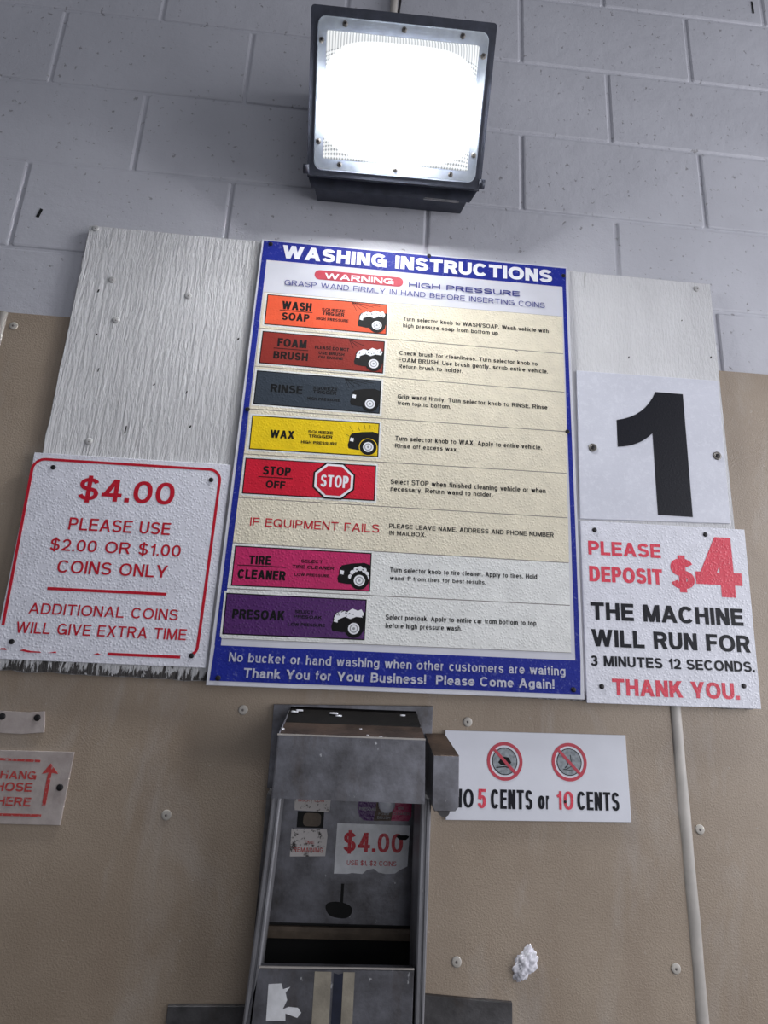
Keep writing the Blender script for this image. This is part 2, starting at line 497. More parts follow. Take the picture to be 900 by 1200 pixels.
# width, strokes.  V x y0 y1 | H y x0 x1 | D x0 y0 x1 y1 (ends cut level) | C path | C+ path with lengthened ends | B square dot
GLYPH = {
    'A': (.92, [('D', 0, 0, .5, 1), ('D', 1, 0, .5, 1), ('H', .27, .22, .78)]),
    'B': (.80, [('V', 0, 0, 1), ('C', [(0, 1), (.5, 1)] + _arc(.5, .76, .42, .24, 90, -90, 10) + [(0, .52)]), ('C', [(0, .52), (.5, .52)] + _arc(.5, .26, .5, .26, 90, -90, 10) + [(0, 0)])]),
    'C': (.90, [('C', _arc(.5, .5, .5, .5, 38, 322, 24))]),
    'D': (.85, [('V', 0, 0, 1), ('C', [(0, 1), (.4, 1)] + _arc(.4, .5, .6, .5, 90, -90, 16) + [(0, 0)])]),
    'E': (.73, [('V', 0, 0, 1), ('H', 1, 0, 1), ('H', .52, 0, .92), ('H', 0, 0, 1)]),
    'F': (.69, [('V', 0, 0, 1), ('H', 1, 0, 1), ('H', .50, 0, .88)]),
    'G': (.93, [('C', _arc(.5, .5, .5, .5, 40, 345, 24)), ('H', .44, .58, 1), ('V', 1, 0, .44)]),
    'H': (.80, [('V', 0, 0, 1), ('V', 1, 0, 1), ('H', .52, 0, 1)]),
    'I': (0, [('V', 0, 0, 1)]),
    'J': (.60, [('C+', [(1, 1), (1, .32)] + _arc(.5, .32, .5, .32, 0, -180, 12))]),
    'K': (.85, [('V', 0, 0, 1), ('D', .0, .32, .9, 1), ('D', 1, 0, .38, .62)]),
    'L': (.68, [('V', 0, 0, 1), ('H', 0, 0, 1)]),
    'M': (.98, [('V', 0, 0, 1), ('V', 1, 0, 1), ('D', .04, 1, .5, 0), ('D', .96, 1, .5, 0)]),
    'N': (.80, [('V', 0, 0, 1), ('V', 1, 0, 1), ('D', .02, 1, .98, 0)]),
    'O': (.97, [('C', _arc(.5, .5, .5, .5, 0, 360, 32))]),
    'P': (.77, [('V', 0, 0, 1), ('C', [(0, 1), (.5, 1)] + _arc(.5, .72, .5, .28, 90, -90, 12) + [(0, .44)])]),
    'Q': (.97, [('C', _arc(.5, .5, .5, .5, 0, 360, 32)), ('D', .62, .26, 1.0, -.04)]),
    'R': (.83, [('V', 0, 0, 1), ('C', [(0, 1), (.5, 1)] + _arc(.5, .74, .47, .26, 90, -90, 12) + [(0, .48)]), ('D', .55, .44, .98, 0)]),
    'S': (.80, [('C', _S())]),
    'T': (.80, [('V', .5, 0, 1), ('H', 1, 0, 1)]),
    'U': (.80, [('C+', [(0, 1), (0, .36)] + _arc(.5, .36, .5, .36, 180, 360, 16) + [(1, 1)])]),
    'V': (.90, [('D', 0, 1, .5, 0), ('D', 1, 1, .5, 0)]),
    'W': (1.28, [('D', 0, 1, .25, 0), ('D', .5, 1, .25, 0), ('D', .5, 1, .75, 0), ('D', 1, 1, .75, 0)]),
    'X': (.88, [('D', 0, 0, .95, 1), ('D', 1, 0, .05, 1)]),
    'Y': (.88, [('V', .5, 0, .42), ('D', 0, 1, .5, .4), ('D', 1, 1, .5, .4)]),
    'Z': (.78, [('H', 1, 0, 1), ('H', 0, 0, 1), ('D', .04, 0, .96, 1)]),
    '0': (.70, [('C', _arc(.5, .5, .5, .5, 0, 360, 28))]),
    '1': (.42, [('V', 1, 0, 1), ('C', [(1, .96), (.75, .82), (0, .74)])]),
    '2': (.70, [('C', _arc(.5, .70, .46, .30, 172, -25, 12) + [(.72, .36), (.3, .16), (.06, .02)]), ('H', 0, 0, 1)]),
    '3': (.70, [('C', _arc(.48, .76, .43, .24, 165, -90, 14) + [(.32, .52)]), ('C', [(.32, .52)] + _arc(.48, .26, .5, .26, 90, -168, 14))]),
    '4': (.74, [('V', .76, 0, 1), ('D', .02, .26, .72, 1), ('H', .25, 0, 1)]),
    '5': (.70, [('H', 1, .14, .92), ('C', [(.14, 1), (.06, .46)]), ('C', [(.06, .46), (.2, .58)] + _arc(.48, .31, .5, .31, 100, -165, 16))]),
    '$': (.74, [('C', _S()), ('v', .5, -.13, 1.13)]),
    '.': (0, [('B', 0)]),
    ',': (0, [('B', 0), ('C', [(0, -.02), (-.2, -.2)])]),
    '!': (0, [('B', 0), ('V', 0, .34, 1)]),
    '/': (.42, [('D', 0, 0, 1, 1)]),
    '"': (.34, [('v', 0, .68, 1), ('v', 1, .68, 1)]),
    # small letters: y 0..1 is the x-height, 2 the ascender line, -1 the descender line
    'a': (.64, [('C', [(.06, .72)] + _arc(.46, .72, .42, .28, 150, 0, 10) + [(.88, .1)]), ('C', [(.88, .58), (.5, .56)] + _arc(.42, .28, .42, .28, 90, 270, 10) + [(.66, .06), (.88, .28)]), ('v', .90, 0, .25), ('h', 0, .90, 1)]),
    'b': (.68, [('V', 0, 0, 2), ('C', _arc(.5, .5, .5, .5, 0, 360, 24))]),
    'c': (.63, [('C', _arc(.5, .5, .5, .5, 42, 318, 20))]),
    'd': (.68, [('V', 1, 0, 2), ('C', _arc(.5, .5, .5, .5, 0, 360, 24))]),
    'e': (.66, [('C', [(.02, .50), (.98, .50)] + _arc(.5, .5, .5, .5, 0, 318, 22))]),
    'f': (.36, [('C+', [(.42, -.04), (.42, 1.5), (.48, 1.85), (.7, 2), (1, 2)]), ('h', 1, 0, 1)]),
    'g': (.68, [('C+', [(1, 1), (1, -.3), (.9, -.8), (.55, -1), (.15, -.9), (.04, -.62)]), ('C', _arc(.5, .5, .5, .5, 0, 360, 24))]),
    'h': (.62, [('V', 0, 0, 2), ('C+', [(0, .5)] + _arc(.5, .62, .5, .38, 170, 0, 12) + [(1, 0)])]),
    'i': (0, [('V', 0, 0, 1), ('b', 0)]),
    'k': (.64, [('V', 0, 0, 2), ('D', .0, .32, .85, 1), ('D', 1, 0, .36, .62)]),
    'l': (0, [('V', 0, 0, 2)]),
    'm': (1.02, [('V', 0, 0, 1), ('C+', [(0, .5)] + _arc(.25, .66, .25, .34, 170, 0, 10) + [(.5, 0)]), ('C+', [(.5, .5)] + _arc(.75, .66, .25, .34, 170, 0, 10) + [(1, 0)])]),
    'n': (.62, [('V', 0, 0, 1), ('C+', [(0, .5)] + _arc(.5, .62, .5, .38, 170, 0, 12) + [(1, 0)])]),
    'o': (.70, [('C', _arc(.5, .5, .5, .5, 0, 360, 24))]),
    'p': (.68, [('V', 0, -1, 1), ('C', _arc(.5, .5, .5, .5, 0, 360, 24))]),
    'r': (.38, [('V', 0, 0, 1), ('C', [(0, .55), (.15, .86), (.5, .99), (1, 1)])]),
    's': (.60, [('C', _S())]),
    't': (.36, [('C', [(.42, 1.75), (.42, .2), (.52, .03), (.75, 0), (1, 0)]), ('h', 1, 0, 1)]),
    'u': (.62, [('V', 1, 0, 1), ('C+', [(0, 1), (0, .38)] + _arc(.5, .38, .5, .38, 180, 350, 12) + [(1, .5)])]),
    'v': (.66, [('D', 0, 1, .5, 0), ('D', 1, 1, .5, 0)]),
    'w': (.95, [('D', 0, 1, .25, 0), ('D', .5, 1, .25, 0), ('D', .5, 1, .75, 0), ('D', 1, 1, .75, 0)]),
    'x': (.66, [('D', 0, 0, .95, 1), ('D', 1, 0, .05, 1)]),
    'y': (.66, [('D', 0, 1, .5, 0), ('D', 1, 1, .36, -1)]),
    'z': (.60, [('H', 1, 0, 1), ('H', 0, 0, 1), ('D', .04, 0, .96, 1)]),
}
XH = 0.735


def letter(mb, text, x0, x1, z, cap, y, weight=0.15, slope=0.0):
    """set a line of text between x0 and x1 with its baseline at z; weight is the stroke width over the cap height"""
    t = tt = weight
    hy = t * (0.94 if t < 0.16 else 0.86)                 # level strokes are a little thinner
    gap = max(0.07, 0.235 - 0.55 * t)
    w_fix = sum(tt for c in text if c != ' ' and GLYPH[c][0] == 0)
    w_var = sum(0.36 if c == ' ' else GLYPH[c][0] for c in text) + gap * (len(text) - 1)
    s = ((x1 - x0) / cap - w_fix) / w_var if w_var > 0 else 1.0
    cx, half = (x0 + x1) / 2, (x1 - x0) / 2
    pos = 0.0
    lay = [0]

    def put(pts):
        lay[0] += 1
        yy = y - 3e-6 * (lay[0] % 9)
        bv = []
        for px, pz in pts:
            X = x0 + px * cap
            bv.append(mb.bm.verts.new((X, yy, z + pz * cap + (X - cx) * slope)))
        f = mb.bm.faces.new(bv)
        f.normal_update()
        if f.normal.y > 0:
            f.normal_flip()
        f.material_index = mb.mi

    for c in text:
        if c == ' ':
            pos += (0.36 + gap) * s
            continue
        gw, strokes = GLYPH[c]
        W = gw * s if gw else tt
        t = min(tt, 0.44 * W) if gw else tt
        low = c.islower()
        top = XH if low else 1.0

        def fx(u):
            return pos + t / 2 + u * (W - t) if gw else pos + t / 2 + u * t

        def fz(v):
            if low and v > 1:
                return (top - hy / 2) + (v - 1) * (1.0 - top)
            if low and v < 0:
                return hy / 2 + v * 0.22
            return hy / 2 + v * (top - hy)
        for st in strokes:
            k = st[0]
            if k in 'Vv':
                a, b = fz(st[2]), fz(st[3])
                e = hy / 2
                X = fx(st[1])
                put([(X - t / 2, a - e), (X + t / 2, a - e), (X + t / 2, b + e), (X - t / 2, b + e)])
            elif k in 'Hh':
                Z = fz(st[1])
                a, b = fx(st[2]) - t / 2, fx(st[3]) + t / 2
                put([(a, Z - hy / 2), (b, Z - hy / 2), (b, Z + hy / 2), (a, Z + hy / 2)])
            elif k in 'Bb':
                b0 = 0 if k == 'B' else 1.0 - t
                put([(pos, b0), (pos + t, b0), (pos + t, b0 + t), (pos, b0 + t)])
            elif k == 'D':
                X0, Z0, X1, Z1 = fx(st[1]), fz(st[2]), fx(st[3]), fz(st[4])
                if Z0 > Z1:
                    X0, Z0, X1, Z1 = X1, Z1, X0, Z0
                L = math.hypot(X1 - X0, Z1 - Z0)
                hw = t / 2 * L / (Z1 - Z0) * 0.97
                hw = min(hw, t * 1.15)
                Z0 -= hy / 2
                Z1 += hy / 2
                put([(X0 - hw, Z0), (X0 + hw, Z0), (X1 + hw, Z1), (X1 - hw, Z1)])
            else:
                P = [Vector((fx(u), fz(v))) for u, v in st[1]]
                Q = [P[0]]
                for p in P[1:]:
                    if (p - Q[-1]).length > 1e-4:
                        Q.append(p)
                P = Q
                closed = (P[0] - P[-1]).length < 1e-3
                if closed:
                    P = P[:-1]
                if k == 'C+':
                    if st[1][0][1] in (0, 1):
                        P[0] = P[0] + (P[0] - P[1]).normalized() * hy / 2
                    if st[1][-1][1] in (0, 1):
                        P[-1] = P[-1] + (P[-1] - P[-2]).normalized() * hy / 2
                n = len(P)
                side = []
                for i in range(n):
                    a = P[i - 1] if (i > 0 or closed) else P[i]
                    b = P[(i + 1) % n] if (i < n - 1 or closed) else P[i]
                    d1 = (P[i] - a).normalized() if (P[i] - a).length > 0 else (b - P[i]).normalized()
                    d2 = (b - P[i]).normalized() if (b - P[i]).length > 0 else d1
                    m = (d1 + d2)
                    m = m.normalized() if m.length > 1e-6 else d1
                    k2 = min(1.6, 1.0 / max(0.5, m.dot(d1)))
                    nrm = Vector((-m.y, m.x)) * k2
                    h = Vector((nrm.x * t / 2, nrm.y * hy / 2))
                    side.append((P[i] + h, P[i] - h))
                rng = range(n) if closed else range(n - 1)
                for i in rng:
                    a, b = side[i], side[(i + 1) % n]
                    put([tuple(a[0]), tuple(a[1]), tuple(b[1]), tuple(b[0])])
                    lay[0] -= 1
                lay[0] += 1
        pos += W + gap * s


def screw(parent, x, z, y, r=0.0036, mat='screw', washer=False):
    mb = MB()
    if washer:
        mb.ring(x, z, r * 0.9, r * 1.9, y, y - 0.0012, 20)
    mb.disc(x, z, r, y, y - 0.001, 16, 0.0012)
    return mb.build('screw', mat if not washer else 'washer', parent, True) if not washer else screw_w(mb, parent, x, z, y, r)


def screw_w(mb, parent, x, z, y, r):
    mb.mi = 1
    mb.disc(x, z, r * 0.85, y, y - 0.0016, 14, 0.0008)
    return mb.build('screw', ['washer', 'screw'], parent, True)


# ------------------------------------------------------------------ the setting
FRONT = -0.006          # face of the tan wall sheets
BOARD = -0.016          # face of the plywood
HX0, HX1, HZ0, HZ1 = 0.386, 0.636, 0.0, 1.588      # cut-out for the coin box

mb = MB()
mb.face([(-1.6, 0.0035, 2.0), (3.0, 0.0035, 2.0), (3.0, 0.0035, 4.4), (-1.6, 0.0035, 4.4)])
for r in range(0, 22):
    z0, z1 = 0.2 * r, 0.2 * r + 0.2
    off = 0.2 if r % 2 == 0 else 0.0
    for k in range(-5, 9):
        x0, x1 = off + 0.4 * k, off + 0.4 * k + 0.4
        x0, x1 = max(x0, -1.6), min(x1, 3.0)
        if x1 - x0 < 0.05 or (z0 < 1.6 and x1 > HX0 - 0.02 and x0 < HX1 + 0.02):
            continue
        j = 0.0028
        dy = random.uniform(-0.0008, 0.0008)
        outer = rounded(x0 + j, x1 - j, z0 + j, z1 - j, 0.004, 2)
        inner = rounded(x0 + j + 0.0045, x1 - j - 0.0045, z0 + j + 0.0045, z1 - j - 0.0045, 0.003, 2)
        mid = rounded(x0 + j + 0.0015, x1 - j - 0.0015, z0 + j + 0.0015, z1 - j - 0.0015, 0.004, 2)
        mb.loft([[(x, 0.09, z) for x, z in outer], [(x, 0.0035, z) for x, z in outer],
                 [(x, 0.0012 + dy, z) for x, z in mid], [(x, dy * 0.5, z) for x, z in inner]], False, True)
block_wall = structure(mb.build('wall_back', 'block'), 'white painted concrete block wall behind the lamp')
for pts in ([(-0.163, 2.470), (-0.157, 2.469), (-0.153, 2.488), (-0.158, 2.490)], [(1.3730, 3.238), (1.3775, 3.238), (1.3765, 3.275), (1.3735, 3.275)]):
    mb = MB()
    mb.prism(pts, 0.0, -0.0012)
    mb.build('dark_mark', 'dark_void', block_wall)

seam = lambda z: 1.0844 - 0.02 * z
mb = MB()
mb.box(-1.6, -0.176, -0.0003, FRONT, 0.0, 2.2575)
structure(mb.build('wall_left', 'panel', loc=(-0.9, 0, 0)), 'tan pebbled wall sheet at the far left edge')
mb = MB()
for poly in ([(-0.175, 0), (HX0, 0), (HX0, HZ1), (-0.175, HZ1)],
             [(HX1, 0), (seam(0), 0), (seam(HZ1), HZ1), (HX1, HZ1)],
             [(-0.175, HZ1), (seam(HZ1), HZ1), (seam(2.2585), 2.2605), (-0.175, 2.2555)]):
    mb.prism(poly, -0.0003, FRONT)
mid_sheet = structure(mb.build('wall_middle', 'panel', loc=(0.44, 0, 0)), 'tan pebbled wall sheet around the coin box')
mb = MB()
mb.prism([(seam(0) + 0.001, 0), (3.0, 0), (3.0, 2.268), (seam(2.2605) + 0.001, 2.2605)], -0.0003, FRONT)
right_sheet = structure(mb.build('wall_right', 'panel', loc=(2.0, 0, 0)), 'tan pebbled wall sheet right of the seam strip')


def rivet(parent, x, z, r=0.0075):
    mb = MB()
    mb.disc(x, z, r, FRONT, FRONT - 0.0010, 24, 0.0009)
    mb.mi = 1
    mb.disc(x, z, r * 0.28, FRONT - 0.0015, FRONT - 0.0021, 12)
    return mb.build('rivet', ['rivet', 'seamline'], parent, True)


for x, z in ((0.3332, 1.5823), (0.2344, 1.4253), (0.6858, 1.2406), (1.0243, 1.2382), (0.6974, 1.5803), (-0.1531, 2.2287)):
    rivet(mid_sheet, x, z)
for x, z in ((1.0792, 1.4327),):
    rivet(right_sheet, x, z)


def seam_strip(name, f, w, z0, z1):
    mb = MB()
    loops = []
    for i in range(41):
        z = z0 + (z1 - z0) * i / 40
        x = f(z) + 0.0012 * noise.noise((z * 9, 0, 1))
        ww = w * (1 + 0.12 * noise.noise((z * 14, 3, 1)))
        loops.append([(x - ww / 2, FRONT + 0.0008, z), (x - ww * 0.36, FRONT - 0.0022, z), (x, FRONT - 0.0034, z),
                      (x + ww * 0.36, FRONT - 0.0022, z), (x + ww / 2, FRONT + 0.0008, z)])
    mb.loft(loops)
    return structure(mb.build(name, 'caulk', None, True, loc=(f(0), FRONT, 0)))


seam_strip('trim_1', lambda z: seam(z) + 0.0005, 0.021, 0.0, 2.255)['label'] = 'pale seam strip between two tan wall sheets'
seam_strip('trim_2', lambda z: -0.1755, 0.016, 0.0, 2.2545)['label'] = 'pale seam strip at the far left edge'

mb = MB()
mb.box(-1.6, 3.0, 0.09, -6.0, -0.08, 0.0)
structure(mb.build('floor', 'floor'), 'grey concrete wash bay floor')

# ------------------------------------------------------------------ plywood board
PX0, PX1, PZ0, PZ1 = -0.052, 1.184, 1.622, 2.4505
board = thing('plywood_board', (0.566, BOARD, PZ0),
              'rough white painted plywood board, paint flaking at its bottom edge, behind the signs', 'board')
mb = MB()
pts = []
for i in range(60):
    t = i / 60
    pts.append((PX0 + (PX1 - PX0) * t, PZ0 + 0.004 * noise.noise((t * 40, 1, 0)) + 0.002 * (1 - t)))
for i in range(30):
    t = i / 30
    pts.append((PX1 + 0.0012 * noise.noise((t * 30, 2, 0)), PZ0 + (PZ1 - PZ0) * t))
for i in range(60):
    t = i / 60
    pts.append((PX1 + (PX0 - PX1) * t, PZ1 + 0.0012 * noise.noise((t * 30, 3, 0))))
for i in range(50):
    t = i / 50
    pts.append((PX0 + 0.0032 * noise.noise((t * 45, 4, 0)), PZ1 + (PZ0 - PZ1) * t))
ins = [(x + (0.001 if x < 0.5 else -0.001), z + (0.001 if z < 2 else -0.001)) for x, z in pts]
mb.mi = 1
rows = mb.loft([[(x, FRONT - 0.0002, z) for x, z in pts], [(x, BOARD + 0.001, z) for x, z in pts], [(x, BOARD, z) for x, z in ins]])
mb.bm.faces.ensure_lookup_table()
mb.bm.faces[-1].material_index = 0
mb.build('panel_face', ['ply', 'ply_edge'], board)
for x, z in ((-0.0397, 2.4445), (0.0092, 2.3356), (0.0293, 2.2526), (0.022, 2.0132), (0.1518, 2.3164), (1.154, 2.4359)):
    mb = MB()
    mb.disc(x, z, 0.0068, BOARD, BOARD - 0.0006, 16, 0.0016)
    mb.mi = 1
    mb.disc(x + 0.001, z - 0.001, 0.0012, BOARD - 0.0018, BOARD - 0.0024, 10)
    mb.build('screw', ['painted_screw', 'seamline'], board, True)
mb = MB()
for x, z, w, h in ((0.015, 2.15, 0.0025, 0.008), (0.116, 2.13, 0.004, 0.004), (0.08, 2.04, 0.003, 0.016), (0.19, 2.055, 0.004, 0.005),
                   (0.175, 2.12, 0.003, 0.006), (-0.0, 2.22, 0.004, 0.004), (0.254, 2.235, 0.004, 0.005), (1.0026, 2.2668, 0.0035, 0.005),
                   (1.17, 2.2824, 0.004, 0.005), (1.1168, 2.3596, 0.003, 0.003), (-0.012, 2.31, 0.004, 0.007)):
    mb.prism([(x - w / 2, z - h / 2), (x + w * 0.3, z - h * 0.4), (x + w / 2, z + h / 2), (x - w * 0.2, z + h * 0.4)], BOARD, BOARD - 0.0002)
mb.build('nail_hole', 'dark_void', board)['kind'] = 'stuff'

# ------------------------------------------------------------------ lettering table: (where, text, x left, x right, baseline z, cap height)
TEXTS = [
    ('main','WASHING INSTRUCTIONS',0.3188,0.8503,2.4115,0.0290),
    ('main','No bucket or hand washing when other customers are waiting',0.3047,0.8565,1.6589,0.0145),
    ('main','Thank You for Your Business!  Please Come Again!',0.3305,0.8372,1.6361,0.0148),
    ('main','WARNING',0.4039,0.5365,2.3747,0.0125),
    ('main','HIGH PRESSURE',0.5664,0.7849,2.3736,0.0112),
    ('main','GRASP WAND FIRMLY IN HAND BEFORE INSERTING COINS',0.3293,0.8345,2.3529,0.0115),
    ('r1','WASH',0.3288,0.3845,2.3004,0.0174),
    ('r1','SOAP',0.3309,0.3821,2.2776,0.0162),
    ('r1','SQUEEZE',0.4039,0.4472,2.3039,0.0065),
    ('r1','TRIGGER',0.4056,0.4466,2.2954,0.0073),
    ('r1','HIGH PRESSURE',0.3948,0.4553,2.2840,0.0060),
    ('r1','Turn selector knob to WASH/SOAP. Wash vehicle with',0.5582,0.8409,2.2988,0.0086),
    ('r1','high pressure soap from bottom up.',0.5588,0.7444,2.2850,0.0085),
    ('r2','FOAM',0.3281,0.3814,2.2224,0.0168),
    ('r2','BRUSH',0.3229,0.3860,2.1968,0.0154),
    ('r2','PLEASE DO NOT',0.3971,0.4603,2.2237,0.0065),
    ('r2','USE BRUSH',0.4049,0.4522,2.2132,0.0060),
    ('r2','ON ENGINE',0.4049,0.4503,2.2048,0.0055),
    ('r2','Check brush for cleanliness. Turn selector knob to',0.5542,0.8180,2.2267,0.0083),
    ('r2','FOAM BRUSH. Use brush gently, scrub entire vehicle.',0.5533,0.8379,2.2123,0.0087),
    ('r2','Return brush to holder.',0.5539,0.6751,2.1986,0.0086),
    ('r3','RINSE',0.3243,0.3816,2.1301,0.0157),
    ('r3','SQUEEZE',0.4002,0.4442,2.1417,0.0060),
    ('r3','TRIGGER',0.4008,0.4431,2.1338,0.0067),
    ('r3','HIGH PRESSURE',0.3919,0.4504,2.1208,0.0055),
    ('r3','Grip wand firmly. Turn selector knob to RINSE. Rinse',0.5550,0.8353,2.1380,0.0084),
    ('r3','from top to bottom.',0.5556,0.6541,2.1244,0.0083),
    ('r4','WAX',0.3320,0.3747,2.0422,0.0153),
    ('r4','SQUEEZE',0.3983,0.4424,2.0564,0.0055),
    ('r4','TRIGGER',0.3999,0.4423,2.0484,0.0057),
    ('r4','HIGH PRESSURE',0.3876,0.4509,2.0363,0.0053),
    ('r4','Turn selector knob to WAX. Apply to entire vehicle.',0.5541,0.8235,2.0565,0.0090),
    ('r4','Rinse off excess wax.',0.5547,0.6684,2.0417,0.0080),
    ('r5','STOP',0.3265,0.3746,1.9731,0.0160),
    ('r5','OFF',0.3339,0.3675,1.9497,0.0133),
    ('r5','STOP ',0.4277,0.4763,1.9585,0.0222),
    ('r5','Select STOP when finished cleaning vehicle or when',0.5498,0.8290,1.9741,0.0091),
    ('r5','necessary. Return wand to holder.',0.5505,0.7330,1.9606,0.0087),
    ('r6','IF EQUIPMENT FAILS',0.3144,0.5344,1.8818,0.0146),
    ('r6','PLEASE LEAVE NAME, ADDRESS AND PHONE NUMBER',0.5512,0.8420,1.8942,0.0081),
    ('r6','IN MAILBOX.',0.5518,0.6156,1.8809,0.0075),
    ('r7','TIRE',0.3194,0.3555,1.8153,0.0148),
    ('r7','CLEANER',0.3035,0.3824,1.7906,0.0156),
    ('r7','SELECT',0.4058,0.4424,1.8231,0.0055),
    ('r7','TIRE CLEANER',0.3921,0.4621,1.8132,0.0056),
    ('r7','LOW PRESSURE',0.3969,0.4550,1.8006,0.0046),
    ('r7','Turn selector knob to tire cleaner. Apply to tires. Hold',0.5564,0.8109,1.8182,0.0081),
    ('r7','wand 1" from tires for best results.',0.5570,0.7214,1.8040,0.0073),
    ('r8','PRESOAK',0.3022,0.3867,1.7249,0.0153),
    ('r8','SELECT',0.4030,0.4337,1.7389,0.0050),
    ('r8','PRESOAK ',0.4019,0.4476,1.7308,0.0050),
    ('r8','LOW PRESSURE',0.3936,0.4539,1.7181,0.0049),
    ('r8','Select presoak. Apply to entire car from bottom to top',0.5529,0.8085,1.7386,0.0084),
    ('r8','before high pressure wash.',0.5535,0.6815,1.7239,0.0081),
    ('price','$4.00',0.0222,0.1811,1.9076,0.0393),
    ('price','PLEASE USE',0.0169,0.1828,1.8553,0.0210),
    ('price','$2.00 OR $1.00',-0.0064,0.2049,1.8194,0.0197),
    ('price','COINS ONLY',0.0116,0.1879,1.7831,0.0208),
    ('price','ADDITIONAL COINS',-0.0195,0.2149,1.7152,0.0173),
    ('price','WILL GIVE EXTRA TIME',-0.0338,0.2321,1.6843,0.0176),
    ('dep','PLEASE',0.9055,1.0376,1.8710,0.0249),
    ('dep','DEPOSIT',0.9056,1.0375,1.8236,0.0272),
    ('dep','$',1.0529,1.0965,1.8192,0.0546),
    ('dep','4',1.0992,1.1842,1.8092,0.1080),
    ('dep','THE MACHINE',0.9054,1.1790,1.7591,0.0295),
    ('dep','WILL RUN FOR',0.9052,1.1867,1.7142,0.0287),
    ('dep','3 MINUTES 12 SECONDS.',0.9024,1.1909,1.6818,0.0172),
    ('dep','THANK YOU.',0.9378,1.1591,1.6357,0.0268),
    ('nocoin','NO',0.6755,0.7078,1.4524,0.0272),
    ('nocoin','5',0.7145,0.7279,1.4526,0.0280),
    ('nocoin','CENTS',0.7354,0.8029,1.4529,0.0283),
    ('nocoin','or',0.8121,0.8309,1.4545,0.0270),
    ('nocoin','10',0.8410,0.8699,1.4550,0.0271),
    ('nocoin','CENTS',0.8760,0.9452,1.4558,0.0273),
    ('hose','HANG',-0.0180,0.0345,1.4681,0.0116),
    ('hose','HOSE',-0.0211,0.0313,1.4508,0.0126),
    ('hose','HERE',-0.0156,0.0336,1.4306,0.0124),
    ('coin','$4.00',0.5074,0.6015,1.3769,0.0276),
    ('coin','USE $1, $2 COINS',0.5146,0.5923,1.3580,0.0067),
    ('coin','PRESOAK',0.5291,0.5568,1.4371,0.0041),
    ('coin','FOAM',0.5605,0.5773,1.4309,0.0040),
    ('coin','BRUSH',0.5587,0.5794,1.4252,0.0040),
    ('coin','TIRE',0.5904,0.6009,1.4399,0.0036),
    ('coin','CLEANER',0.5842,0.6103,1.4319,0.0037),
    ('coin','TIME',0.4452,0.4615,1.3857,0.0046),
    ('coin','REMAINING',0.4298,0.4764,1.3738,0.0067),
    ('coin','INSERT COIN',0.4312,0.4721,1.4462,0.0047),
]
SLOPE = {'main': 0.006, 'r1': 0.004, 'r2': 0.004, 'r3': 0.006, 'r4': 0.014, 'r5': 0.011, 'r6': 0.011, 'r7': 0.014, 'r8': 0.016,
         'price': 0.0092, 'dep': 0.0135, 'nocoin': 0.012, 'hose': 0.004, 'coin': 0.006}


def lettering(where, names, parent, mat, y, part='lettering', weight=0.15, slope=None, lines=False):
    """the listed lines of this place: one mesh, or one mesh per line"""
    mb = MB()
    for w, t, x0, x1, z, cap in TEXTS:
        if w == where and t in names:
            letter(mb, t.strip(), x0, x1, z, cap, y, weight, SLOPE[w] if slope is None else slope)
            if lines:
                mb.build(part, mat, parent)
                mb = MB()
    if not lines:
        return mb.build(part, mat, parent)


# ------------------------------------------------------------------ washing instructions sign
SH = -0.0240
main = thing('instruction_sign', (0.58, BOARD, 1.62),
             'large blue framed sign headed WASHING INSTRUCTIONS, with coloured label rows, in the centre', 'sign')
mb = MB()
mb.prism([(0.2732, 1.618), (0.888, 1.6249), (0.8828, 2.4521), (0.2769, 2.4501)], BOARD - 0.0004, SH, 0.0008)
mb.build('backing_panel', 'acrylic', main)
mb = MB()
Y0, Y1 = SH, SH - 0.0003
mb.prism([(0.2808, 2.4045), (0.8782, 2.4058), (0.8792, 2.4485), (0.2812, 2.4468)], Y0, Y1)
mb.prism([(0.2782, 1.6253), (0.8815, 1.6326), (0.8832, 1.6872), (0.2802, 1.6805)], Y0, Y1)
mb.prism([(0.2795, 1.6805), (0.2895, 1.6806), (0.2905, 2.4045), (0.2808, 2.4045)], Y0, Y1)
mb.prism([(0.8745, 1.6872), (0.8832, 1.6872), (0.8782, 2.4058), (0.8712, 2.4058)], Y0, Y1)
mb.build('blue_border', 'blue', main)
YT = SH - 0.0010
lettering('main', ['WASHING INSTRUCTIONS'], main, 'white_ink', YT, 'title_lettering', 0.28, 0.001)
lettering('main', ['No bucket or hand washing when other customers are waiting'], main, 'worn_ink', YT, 'footer_lettering', 0.17, 0.010)
lettering('main', ['Thank You for Your Business!  Please Come Again!'], main, 'worn_ink', YT, 'footer_lettering', 0.21, 0.014)
mb = MB()
mb.prism(rounded(0.384, 0.555, 2.3718, 2.3925, 0.0102), SH, SH - 0.0004)
badge = mb.build('warning_badge', 'badge_red', main)
lettering('main', ['WARNING'], badge, 'white_ink', YT, 'lettering', 0.26)
lettering('main', ['HIGH PRESSURE'], main, 'navy_ink', YT, 'warning_lettering', 0.21)
lettering('main', ['GRASP WAND FIRMLY IN HAND BEFORE INSERTING COINS'], main, 'navy_ink', YT, 'warning_lettering', 0.13, 0.002)

